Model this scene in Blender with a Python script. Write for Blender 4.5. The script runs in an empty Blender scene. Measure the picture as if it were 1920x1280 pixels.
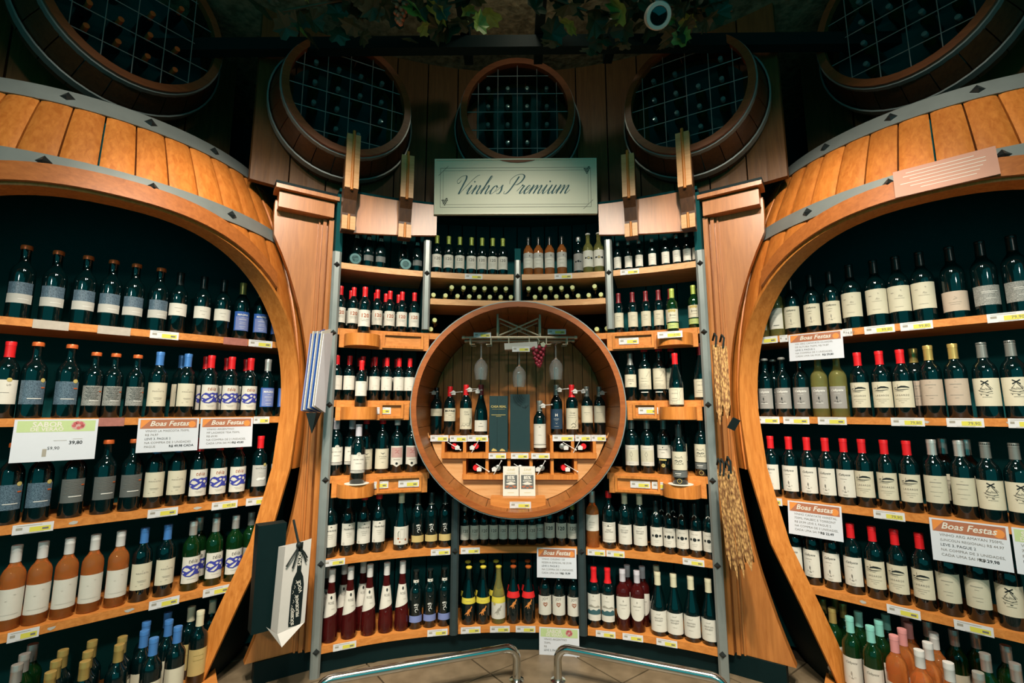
import bpy, bmesh, math, random
from mathutils import Vector, Matrix
random.seed(7)
SC = bpy.context.scene
COL = SC.collection
PI = math.pi
R_ = math.radians

# ------------------------------------------------------------------ camera
cam = bpy.data.cameras.new('camera')
cam_o = bpy.data.objects.new('camera', cam)
COL.objects.link(cam_o)
cam.sensor_width = 36.0
cam.lens = 36.0 * 900 / 1920
cam.clip_start = 0.02
cam_o.location = (0, 0, 1.28)
cam_o.rotation_euler = (R_(90 + 8.2), 0, R_(0.7))
SC.camera = cam_o

# ------------------------------------------------------------------ world, exposure
world = bpy.data.worlds.new('world')
SC.world = world
world.use_nodes = True
bg = world.node_tree.nodes['Background']
bg.inputs[0].default_value = (0.022, 0.380, 0.400, 1)
bg.inputs[1].default_value = 1.0
SC.view_settings.view_transform = 'Standard'
SC.view_settings.look = 'None'
SC.view_settings.exposure = 0.0
SC.view_settings.gamma = 1.0
SC.view_settings.use_curve_mapping = False

# ------------------------------------------------------------------ ceiling spotlights of the shop
def spot(loc, aim, watts, cone=95, blend=0.45, radius=0.035, col=(1.0, 0.9, 0.76)):
    l = bpy.data.lights.new('ceiling_spot', 'SPOT')
    l.energy = watts
    l.spot_size = R_(cone)
    l.spot_blend = blend
    l.shadow_soft_size = radius
    l.color = col
    o = bpy.data.objects.new('ceiling_spot', l)
    COL.objects.link(o)
    o.location = loc
    d = Vector(aim) - Vector(loc)
    o.rotation_euler = d.to_track_quat('-Z', 'Y').to_euler()
    return o

SPOTS = [
    # (position, aim point, watts, cone): one track of spotlights round the room, all aimed outward and down
    ((-0.90, 0.85, 3.0), (-1.85, 1.95, 1.15), 80, 108),
    ((-0.55, 1.15, 3.0), (-1.25, 2.45, 1.50), 130, 68),
    ((0.0, 1.05, 3.0), (0.0, 2.75, 1.35), 105, 74),
    ((0.55, 1.15, 3.0), (1.25, 2.45, 1.50), 130, 68),
    ((0.90, 0.85, 3.0), (1.85, 1.95, 1.15), 80, 108),
    ((-0.45, 0.75, 3.0), (-0.55, 2.5, 0.40), 190, 50),
    ((0.45, 0.75, 3.0), (0.55, 2.5, 0.40), 190, 50),
    ((-0.70, 0.65, 3.0), (-1.65, 2.1, 0.45), 190, 52),
    ((0.70, 0.65, 3.0), (1.65, 2.1, 0.45), 190, 52),
    # lamps of the shop aisle behind the viewer
    ((0.0, -2.6, 2.9), (0.0, 2.6, 0.25), 90, 34),
    ((-0.9, -2.4, 2.9), (-1.7, 2.2, 0.55), 190, 36),
    ((0.9, -2.4, 2.9), (1.7, 2.2, 0.55), 190, 36),
]
for a_, b_, w_, c_ in SPOTS:
    spot(a_, b_, w_, c_, radius=0.05 if a_[1] > 0 else 0.12, blend=0.6)

# ------------------------------------------------------------------ materials
MATS = {}
def new_mat(name):
    m = bpy.data.materials.new(name)
    m.use_nodes = True
    MATS[name] = m
    nt = m.node_tree
    return m, nt, nt.nodes['Principled BSDF']

def plain(name, col, rough=0.5, metal=0.0, spec=0.5, trans=0.0, ior=1.45, var=0.12, scale=40.0, coat=0.0, emit=0.0):
    m, nt, b = new_mat(name)
    if var > 0:
        tc = nt.nodes.new('ShaderNodeTexCoord')
        nz = nt.nodes.new('ShaderNodeTexNoise')
        nz.inputs['Scale'].default_value = scale
        nz.inputs['Detail'].default_value = 3
        mx = nt.nodes.new('ShaderNodeMix')
        mx.data_type = 'RGBA'
        c = col
        mx.inputs[6].default_value = (c[0] * (1 - var), c[1] * (1 - var), c[2] * (1 - var), 1)
        mx.inputs[7].default_value = (min(1, c[0] * (1 + var)), min(1, c[1] * (1 + var)), min(1, c[2] * (1 + var)), 1)
        nt.links.new(tc.outputs['Object'], nz.inputs['Vector'])
        nt.links.new(nz.outputs['Fac'], mx.inputs[0])
        nt.links.new(mx.outputs[2], b.inputs['Base Color'])
    else:
        b.inputs['Base Color'].default_value = (*col, 1)
    b.inputs['Roughness'].default_value = rough
    b.inputs['Metallic'].default_value = metal
    b.inputs['Specular IOR Level'].default_value = spec
    b.inputs['Transmission Weight'].default_value = trans
    b.inputs['IOR'].default_value = ior
    b.inputs['Coat Weight'].default_value = coat
    if emit:
        b.inputs['Emission Color'].default_value = (*col, 1)
        b.inputs['Emission Strength'].default_value = emit
    return m

def wood(name, c1, c2, axis=2, rough=0.42, scale=5.0, stretch=12.0, bump=0.08, spec=0.35, rand=0.0, coat=0.0):
    m, nt, b = new_mat(name)
    tc = nt.nodes.new('ShaderNodeTexCoord')
    mp = nt.nodes.new('ShaderNodeMapping')
    s = [scale * stretch] * 3
    s[axis] = scale
    mp.inputs['Scale'].default_value = s
    nz = nt.nodes.new('ShaderNodeTexNoise')
    nz.inputs['Scale'].default_value = 1.0
    nz.inputs['Detail'].default_value = 6
    nz.inputs['Roughness'].default_value = 0.65
    nz.inputs['Distortion'].default_value = 0.6
    cr = nt.nodes.new('ShaderNodeValToRGB')
    cr.color_ramp.elements[0].position = 0.32
    cr.color_ramp.elements[0].color = (*c1, 1)
    cr.color_ramp.elements[1].position = 0.68
    cr.color_ramp.elements[1].color = (*c2, 1)
    nt.links.new(tc.outputs['Object'], mp.inputs['Vector'])
    nt.links.new(mp.outputs['Vector'], nz.inputs['Vector'])
    nt.links.new(nz.outputs['Fac'], cr.inputs['Fac'])
    src = cr.outputs['Color']
    if rand:
        oi = nt.nodes.new('ShaderNodeObjectInfo')
        hs = nt.nodes.new('ShaderNodeHueSaturation')
        mr = nt.nodes.new('ShaderNodeMapRange')
        mr.inputs['To Min'].default_value = 1 - rand
        mr.inputs['To Max'].default_value = 1 + rand
        nt.links.new(oi.outputs['Random'], mr.inputs['Value'])
        nt.links.new(mr.outputs['Result'], hs.inputs['Value'])
        nt.links.new(src, hs.inputs['Color'])
        src = hs.outputs['Color']
    nt.links.new(src, b.inputs['Base Color'])
    bp = nt.nodes.new('ShaderNodeBump')
    bp.inputs['Strength'].default_value = bump
    bp.inputs['Distance'].default_value = 0.004
    nt.links.new(nz.outputs['Fac'], bp.inputs['Height'])
    nt.links.new(bp.outputs['Normal'], b.inputs['Normal'])
    b.inputs['Roughness'].default_value = rough
    b.inputs['Specular IOR Level'].default_value = spec
    if coat:
        b.inputs['Coat Weight'].default_value = coat
        b.inputs['Coat Roughness'].default_value = 0.34
        b.inputs['Coat IOR'].default_value = 1.6
    return m

def speckle(name, c1, c2, scale=250.0, rough=0.35, lo=0.4, hi=0.6, metal=0.0, bump=0.0):
    m, nt, b = new_mat(name)
    tc = nt.nodes.new('ShaderNodeTexCoord')
    nz = nt.nodes.new('ShaderNodeTexNoise')
    nz.inputs['Scale'].default_value = scale
    nz.inputs['Detail'].default_value = 4
    cr = nt.nodes.new('ShaderNodeValToRGB')
    cr.color_ramp.elements[0].position = lo
    cr.color_ramp.elements[0].color = (*c1, 1)
    cr.color_ramp.elements[1].position = hi
    cr.color_ramp.elements[1].color = (*c2, 1)
    nt.links.new(tc.outputs['Object'], nz.inputs['Vector'])
    nt.links.new(nz.outputs['Fac'], cr.inputs['Fac'])
    nt.links.new(cr.outputs['Color'], b.inputs['Base Color'])
    b.inputs['Roughness'].default_value = rough
    b.inputs['Metallic'].default_value = metal
    if bump:
        bp = nt.nodes.new('ShaderNodeBump')
        bp.inputs['Strength'].default_value = bump
        bp.inputs['Distance'].default_value = 0.01
        nt.links.new(nz.outputs['Fac'], bp.inputs['Height'])
        nt.links.new(bp.outputs['Normal'], b.inputs['Normal'])
    return m

wood('wood_orange', (0.40, 0.125, 0.018), (0.60, 0.225, 0.045), rand=0.0)
wood('wood_stave', (0.46, 0.125, 0.016), (0.66, 0.225, 0.04), rand=0.14, coat=0.9)
wood('wood_shelf', (0.44, 0.15, 0.028), (0.62, 0.24, 0.055), axis=0)
wood('wood_pale', (0.50, 0.24, 0.085), (0.64, 0.36, 0.16), axis=0, scale=4)
wood('wood_arch', (0.30, 0.085, 0.016), (0.44, 0.14, 0.03), axis=0, coat=0.8)
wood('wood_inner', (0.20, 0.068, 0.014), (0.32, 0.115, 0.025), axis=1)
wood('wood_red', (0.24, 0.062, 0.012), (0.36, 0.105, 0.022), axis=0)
wood('wood_pillar', (0.36, 0.115, 0.019), (0.50, 0.18, 0.038), coat=0.75)
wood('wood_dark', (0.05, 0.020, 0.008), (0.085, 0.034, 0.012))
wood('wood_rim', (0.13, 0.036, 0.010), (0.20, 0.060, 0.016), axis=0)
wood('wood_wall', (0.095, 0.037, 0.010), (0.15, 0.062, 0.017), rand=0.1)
plain('black_board', (0.001, 0.058, 0.061), 0.75, spec=0.15, var=0.1)
plain('black_paint', (0.0006, 0.010, 0.0105), 0.6, spec=0.2, var=0.1)
plain('dark_metal', (0.035, 0.055, 0.058), 0.42, metal=0.35, spec=0.6, var=0.25, scale=25)
plain('hoop_metal', (0.25, 0.275, 0.26), 0.38, metal=0.35, spec=0.6, var=0.15, scale=14)
plain('stud_metal', (0.03, 0.036, 0.036), 0.3, metal=0.5, var=0.1)
plain('steel', (0.62, 0.63, 0.60), 0.16, metal=1.0, var=0.05)
plain('brass_rod', (0.52, 0.46, 0.33), 0.3, metal=0.35, var=0.08)
speckle('stone_tile', (0.12, 0.088, 0.05), (0.22, 0.165, 0.10), 9.0, 0.45, 0.3, 0.7, bump=0.1)
plain('grout', (0.06, 0.042, 0.025), 0.9)
speckle('plaster', (0.12, 0.10, 0.05), (0.30, 0.25, 0.14), 26.0, 0.9, 0.35, 0.65, bump=0.6)
# glass
plain('glass_dark', (0.0005, 0.0065, 0.007), 0.045, spec=0.85, var=0)
plain('glass_green', (0.006, 0.045, 0.010), 0.04, spec=0.8, trans=0.55, var=0)
plain('glass_rose', (0.86, 0.30, 0.075), 0.03, trans=0.76, ior=1.36, var=0)
plain('glass_pink', (0.11, 0.010, 0.010), 0.02, trans=0.6, spec=0.9, ior=1.36, var=0)
plain('glass_yellow', (0.55, 0.52, 0.16), 0.03, trans=0.8, ior=1.36, var=0)
plain('glass_clear', (0.90, 0.92, 0.90), 0.02, trans=0.93, ior=1.45, var=0)
# papers
for n, c in dict(white=(0.60, 0.575, 0.50), cream=(0.57, 0.53, 0.40), cream2=(0.52, 0.49, 0.37), tan=(0.44, 0.36, 0.28), grey=(0.28, 0.27, 0.25),
                 dgrey=(0.10, 0.11, 0.105), lgrey=(0.42, 0.41, 0.37), blue=(0.03, 0.10, 0.36), lblue=(0.17, 0.21, 0.42), navy=(0.02, 0.045, 0.08), black=(0.006, 0.012, 0.012),
                 yellow=(0.62, 0.52, 0.06), red=(0.62, 0.02, 0.02), pinkp=(0.45, 0.28, 0.25), ochre=(0.50, 0.38, 0.15), lime=(0.40, 0.48, 0.16), teal=(0.05, 0.13, 0.14),
                 orange=(0.62, 0.22, 0.05), tagwhite=(0.60, 0.60, 0.60), tagyellow=(0.60, 0.55, 0.08), banner=(0.34, 0.13, 0.07), signlime=(0.40, 0.50, 0.24), signgrey=(0.55, 0.55, 0.58)).items():
    plain('paper_' + n, c, 0.55, spec=0.25, var=0.04, scale=60)
for n, c in dict(ink=(0.015, 0.02, 0.02), greyink=(0.16, 0.15, 0.13), paleink=(0.30, 0.28, 0.23), redink=(0.36, 0.12, 0.06), blueink=(0.04, 0.05, 0.30), whiteink=(0.66, 0.65, 0.60), goldink=(0.45, 0.36, 0.12),
                 tealink=(0.04, 0.10, 0.11), greenink=(0.015, 0.05, 0.02), pinkink=(0.42, 0.10, 0.10)).items():
    plain('print_' + n, c, 0.6, spec=0.2, var=0)
speckle('paper_speckle', (0.02, 0.04, 0.06), (0.12, 0.18, 0.23), 420, 0.4)
speckle('paper_bluefoil', (0.01, 0.05, 0.14), (0.05, 0.16, 0.34), 300, 0.3)
speckle('paper_greytext', (0.10, 0.11, 0.10), (0.34, 0.34, 0.31), 500, 0.5)
# capsules
for n, c, r, me in [('red', (0.60, 0.012, 0.016), 0.35, 0.0), ('dred', (0.16, 0.012, 0.016), 0.4, 0.0), ('blue', (0.06, 0.20, 0.50), 0.35, 0.2), ('silver', (0.55, 0.54, 0.50), 0.3, 0.6), ('white', (0.60, 0.59, 0.56), 0.4, 0.0),
                    ('gold', (0.50, 0.36, 0.11), 0.3, 0.5), ('cream', (0.55, 0.52, 0.36), 0.45, 0.0), ('black', (0.006, 0.012, 0.012), 0.25, 0.0), ('grey', (0.20, 0.21, 0.19), 0.35, 0.4), ('green', (0.24, 0.30, 0.05), 0.4, 0.2),
                    ('lime', (0.36, 0.44, 0.08), 0.4, 0.1), ('turq', (0.20, 0.52, 0.45), 0.4, 0.0), ('pink', (0.60, 0.25, 0.24), 0.4, 0.0), ('copper', (0.62, 0.13, 0.03), 0.35, 0.3), ('yellow', (0.62, 0.50, 0.06), 0.4, 0.0), ('lilac', (0.50, 0.48, 0.52), 0.4, 0.0), ('limepale', (0.50, 0.54, 0.22), 0.45, 0.0), ('tealglass', (0.10, 0.20, 0.20), 0.15, 0.3)]:
    plain('cap_' + n, c, r, metal=me, var=0.06)

# ------------------------------------------------------------------ mesh helpers
class MB:
    def __init__(s):
        s.v = []; s.f = []
    def add(s, vs, fs):
        o = len(s.v)
        s.v += [tuple(p) for p in vs]
        s.f += [tuple(i + o for i in f) for f in fs]
        return s
    def box(s, c, d, rz=0.0, M=None):
        hx, hy, hz = d[0] / 2, d[1] / 2, d[2] / 2
        pts = [Vector((x, y, z)) for z in (-hz, hz) for y in (-hy, hy) for x in (-hx, hx)]
        m = Matrix.Translation(c) @ (M if M is not None else Matrix.Rotation(rz, 4, 'Z'))
        s.add([m @ p for p in pts], [(0, 2, 3, 1), (4, 5, 7, 6), (0, 1, 5, 4), (1, 3, 7, 5), (3, 2, 6, 7), (2, 0, 4, 6)])
        return s
    def lathe(s, prof, n=20, M=None):
        vs = []; fs = []
        for r, z in prof:
            for i in range(n):
                a = 2 * PI * i / n
                vs.append(Vector((r * math.cos(a), r * math.sin(a), z)))
        for j in range(len(prof) - 1):
            for i in range(n):
                k = (i + 1) % n
                fs.append((j * n + i, j * n + k, (j + 1) * n + k, (j + 1) * n + i))
        if prof[0][0] > 1e-6: fs.append(tuple(range(n - 1, -1, -1)))
        if prof[-1][0] > 1e-6: fs.append(tuple((len(prof) - 1) * n + i for i in range(n)))
        if M is not None: vs = [M @ p for p in vs]
        return s.add(vs, fs)
    def tube(s, pts, r, n=10, cap=True):
        pts = [Vector(p) for p in pts]
        rr = r if isinstance(r, (list, tuple)) else [r] * len(pts)
        vs = []; fs = []
        t0 = (pts[1] - pts[0]).normalized()
        up = Vector((0, 0, 1)) if abs(t0.z) < 0.9 else Vector((1, 0, 0))
        for i, p in enumerate(pts):
            t = (pts[min(i + 1, len(pts) - 1)] - pts[max(i - 1, 0)]).normalized()
            a = t.cross(up)
            if a.length < 1e-4: a = t.cross(Vector((0, 1, 0)))
            a.normalize(); b = t.cross(a); up = -b if False else up
            for k in range(n):
                q = 2 * PI * k / n
                vs.append(p + (a * math.cos(q) + b * math.sin(q)) * rr[i])
        for i in range(len(pts) - 1):
            for k in range(n):
                l = (k + 1) % n
                fs.append((i * n + k, i * n + l, (i + 1) * n + l, (i + 1) * n + k))
        if cap:
            fs.append(tuple(range(n - 1, -1, -1)))
            fs.append(tuple((len(pts) - 1) * n + k for k in range(n)))
        return s.add(vs, fs)
    def prism(s, poly, a, b, f):
        """poly: 2D outline; f(x, y, t) -> point, swept from t=a to t=b"""
        n = len(poly)
        vs = [f(x, y, a) for x, y in poly] + [f(x, y, b) for x, y in poly]
        fs = [tuple(range(n - 1, -1, -1)), tuple(range(n, 2 * n))]
        for i in range(n):
            j = (i + 1) % n
            fs.append((i, j, n + j, n + i))
        return s.add(vs, fs)
    def grid(s, fn, nu, nv, flip=False):
        vs = [fn(i / nu, j / nv) for j in range(nv + 1) for i in range(nu + 1)]
        fs = []
        for j in range(nv):
            for i in range(nu):
                q = (j * (nu + 1) + i, j * (nu + 1) + i + 1, (j + 1) * (nu + 1) + i + 1, (j + 1) * (nu + 1) + i)
                fs.append(q[::-1] if flip else q)
        return s.add(vs, fs)
    def slab(s, fn, nu, nv):
        """fn(u, v, w): w=0 outer face, w=1 inner face; closed thick sheet"""
        W = nu + 1
        base = (nu + 1) * (nv + 1)
        vs = [fn(i / nu, j / nv, w) for w in (0, 1) for j in range(nv + 1) for i in range(nu + 1)]
        fs = []
        for j in range(nv):
            for i in range(nu):
                q = (j * W + i, j * W + i + 1, (j + 1) * W + i + 1, (j + 1) * W + i)
                fs.append(q)
                fs.append(tuple(k + base for k in q[::-1]))
        for i in range(nu):
            fs.append((i, base + i, base + i + 1, i + 1))
            o = nv * W
            fs.append((o + i, o + i + 1, base + o + i + 1, base + o + i))
        for j in range(nv):
            a, b = j * W, (j + 1) * W
            fs.append((a, b, base + b, base + a))
            a, b = j * W + nu, (j + 1) * W + nu
            fs.append((a, base + a, base + b, b))
        return s.add(vs, fs)
    def mesh(s, name, mat, smooth=False, angle=40):
        me = bpy.data.meshes.new(name)
        me.from_pydata([tuple(p) for p in s.v], [], s.f)
        fix_mesh(me)
        me.materials.append(MATS[mat])
        if smooth:
            me.polygons.foreach_set('use_smooth', [True] * len(me.polygons))
            try:
                me.set_sharp_from_angle(angle=R_(angle))
            except Exception:
                pass
        return me
    def build(s, name, mat, parent=None, smooth=False, loc=(0, 0, 0), rz=0.0, angle=40):
        return put(name, s.mesh(name, mat, smooth, angle), parent, loc, rz)

def fix_mesh(me):
    bm = bmesh.new(); bm.from_mesh(me)
    bmesh.ops.recalc_face_normals(bm, faces=bm.faces)
    bm.to_mesh(me); bm.free()

def put(name, me, parent=None, loc=(0, 0, 0), rz=0.0):
    o = bpy.data.objects.new(name, me)
    COL.objects.link(o)
    o.location = loc
    o.rotation_euler = (0, 0, rz)
    if parent is not None: o.parent = parent
    return o

def empty(name, loc=(0, 0, 0), rz=0.0):
    return put(name, None, None, loc, rz)

def tag(o, label, cat=None, group=None, kind=None):
    o['label'] = label
    if cat: o['category'] = cat
    if group: o['group'] = group
    if kind: o['kind'] = kind
    return o

def structure(o, label, cat):
    return tag(o, label, cat, kind='structure')

ORD = ['first', 'second', 'third', 'fourth', 'fifth', 'sixth', 'seventh', 'eighth', 'ninth', 'tenth', 'eleventh', 'twelfth', 'thirteenth', 'fourteenth', 'fifteenth', 'sixteenth', 'seventeenth', 'eighteenth', 'nineteenth', 'twentieth', '21st', '22nd', '23rd', '24th', '25th', '26th', '27th', '28th', '29th', '30th']

# ---- flat lettering and drawings ------------------------------------------------
_TXT = {}
def text_flat(body, size, shear=0.0, space=1.0, bold=0.0, align='CENTER'):
    key = (body, size, shear, space, bold, align)
    if key in _TXT: return _TXT[key]
    cu = bpy.data.curves.new('t', 'FONT')
    cu.body = body
    cu.size = size
    cu.shear = shear
    cu.space_character = space
    cu.align_x = align
    cu.align_y = 'CENTER'
    cu.offset = bold
    cu.resolution_u = 2
    o = bpy.data.objects.new('t', cu)
    COL.objects.link(o)
    me = o.to_mesh()
    v = [(p.co.x, p.co.y) for p in me.vertices]
    f = [tuple(p.vertices) for p in me.polygons]
    o.to_mesh_clear()
    bpy.data.objects.remove(o)
    bpy.data.curves.remove(cu)
    _TXT[key] = (v, f)
    return v, f

class Flat:
    """flat 2D artwork (x right, y up) that can be laid on a plane or bent round a bottle"""
    def __init__(s): s.v = []; s.f = []
    def text(s, body, size, x=0, y=0, rot=0.0, **k):
        v, f = text_flat(body, size, **k)
        o = len(s.v); c, d = math.cos(rot), math.sin(rot)
        s.v += [(x + a * c - b * d, y + a * d + b * c) for a, b in v]
        s.f += [tuple(i + o for i in q) for q in f]
        return s
    def rect(s, x, y, w, h):
        return s.poly([(x - w / 2, y - h / 2), (x + w / 2, y - h / 2), (x + w / 2, y + h / 2), (x - w / 2, y + h / 2)])
    def poly(s, pts):
        o = len(s.v); s.v += list(pts); s.f.append(tuple(range(o, o + len(pts)))); return s
    def disc(s, x, y, r, n=14, ry=None):
        ry = ry or r
        return s.poly([(x + r * math.cos(2 * PI * i / n), y + ry * math.sin(2 * PI * i / n)) for i in range(n)])
    def line(s, pts, w):
        for a, b in zip(pts, pts[1:]):
            dx, dy = b[0] - a[0], b[1] - a[1]
            l = math.hypot(dx, dy) or 1e-6
            nx, ny = -dy / l * w / 2, dx / l * w / 2
            s.poly([(a[0] + nx, a[1] + ny), (a[0] - nx, a[1] - ny), (b[0] - nx, b[1] - ny), (b[0] + nx, b[1] + ny)])
        return s
    def ring(s, x, y, r, w, n=16):
        return s.line([(x + r * math.cos(2 * PI * i / n), y + r * math.sin(2 * PI * i / n)) for i in range(n + 1)], w)
    def bent(s, name, mat, rfun, rref, eps=0.0012, step=0.007):
        bm = bmesh.new()
        vs = [bm.verts.new((x, y, 0)) for x, y in s.v]
        for f in s.f:
            try: bm.faces.new([vs[i] for i in f])
            except ValueError: pass
        x0 = min(p[0] for p in s.v); x1 = max(p[0] for p in s.v)
        k = math.ceil(x0 / step)
        while k * step < x1:
            bmesh.ops.bisect_plane(bm, geom=bm.verts[:] + bm.edges[:] + bm.faces[:], plane_co=(k * step, 0, 0), plane_no=(1, 0, 0))
            k += 1
        for v in bm.verts:
            x, z = v.co.x, v.co.y
            r = rfun(z) + eps
            a = x / rref
            v.co = (r * math.sin(a), -r * math.cos(a), z)
        me = bpy.data.meshes.new(name)
        bm.to_mesh(me); bm.free()
        me.materials.append(MATS[mat])
        return me
    def plane(s, name, mat, eps=0.0):
        """laid in the local XZ plane, facing -Y"""
        me = bpy.data.meshes.new(name)
        me.from_pydata([(x, -eps, y) for x, y in s.v], [], s.f)
        me.materials.append(MATS[mat])
        return me

# ================================================================== SETTING
AC = (0.0, 0.78)          # centre of the round niche
def arc(a, r, z):
    return Vector((AC[0] + r * math.sin(a), AC[1] + r * math.cos(a), z))

def arc_board(a0, a1, r0, r1, z0, z1, n=None):
    n = n or max(2, int(abs(a1 - a0) / R_(2.0)))
    m = MB()
    def fn(u, v, w):
        a = a0 + (a1 - a0) * u
        return arc(a, r0 + (r1 - r0) * w, z0 + (z1 - z0) * v)
    return m.slab(fn, n, 1)

# floor: screed with separate stone tiles
fl = MB().box((0, 1.2, -0.03), (7.6, 6.4, 0.04)).build('floor', 'grout')
structure(fl, 'beige stone tile floor at the foot of the wine shelves', 'floor')
tile_me = MB()
ts = 0.45
tile_me.prism([(-ts/2+.004, -ts/2+.004), (ts/2-.004, -ts/2+.004), (ts/2-.004, ts/2-.004), (-ts/2+.004, ts/2-.004)], -0.012, 0.0, lambda x, y, t: (x, y, t))
tile_me = tile_me.mesh('tile', 'stone_tile')
rot45 = R_(38)
for i in range(-6, 7):
    for j in range(-6, 7):
        x = 0.1 + (i * math.cos(rot45) - j * math.sin(rot45)) * ts
        y = 1.9 + (i * math.sin(rot45) + j * math.cos(rot45)) * ts
        if abs(x) < 2.2 and -0.6 < y < 3.0:
            put('tile', tile_me, fl, (x, y, 0.0), rot45)

ce = MB().box((0, 1.2, 3.56), (7.6, 6.4, 0.08)).build('ceiling', 'plaster')
structure(ce, 'dim rough plaster ceiling behind the hanging vines', 'ceiling')

# upper round wall of vertical boards
wall = empty('wall_back')
structure(wall, 'dark wooden upper wall of upright boards behind round barrel heads', 'wall')
nb = 40
for i in range(nb):
    a0 = R_(-104 + 208 * i / nb); a1 = R_(-104 + 208 * (i + 1) / nb) - 0.0035
    near = abs(a0 + a1) / 2 < R_(40)
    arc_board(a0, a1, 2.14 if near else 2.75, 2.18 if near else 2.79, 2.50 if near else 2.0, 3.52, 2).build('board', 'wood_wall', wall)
# outer shell wall that closes the room behind the shelves
shell = MB().slab(lambda u, v, w: arc(R_(-112 + 224 * u), 3.45 + 0.06 * w, 3.52 * v), 56, 1).build('wall_outer', 'black_board')
structure(shell, 'black painted outer wall hidden behind the shelving', 'wall')

# ================================================================== GIANT BARREL DISPLAYS
BX, BY, OFF = 2.35, 2.56, 0.765
def rb(z):                      # barrel radius at height z relative to eye level
    return 1.185 - (0.20 if z > 0 else 0.17) * z * z
HALF = 45.0
def ztop(d):                    # opening top (relative) at angle d from its middle
    d = abs(d) / HALF
    return 0.86 * max(0.0, 1 - d ** 2.6) ** (1 / 2.6)
LOW = [(33.0, -1.28), (36.0, -0.90), (41.0, -0.64), (44.0, -0.285), (45.0, 0.0)]
def zbot(d):
    d = abs(d)
    if d <= LOW[0][0]: return -9.0
    for (a, za), (b, zb) in zip(LOW, LOW[1:]):
        if d <= b: return za + (zb - za) * (d - a) / (b - a)
    return 0.0
EYE = 1.28
SHZ = {-1: [1.645, 1.25, 0.845, 0.455], 1: [1.665, 1.25, 0.845, 0.455]}

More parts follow.
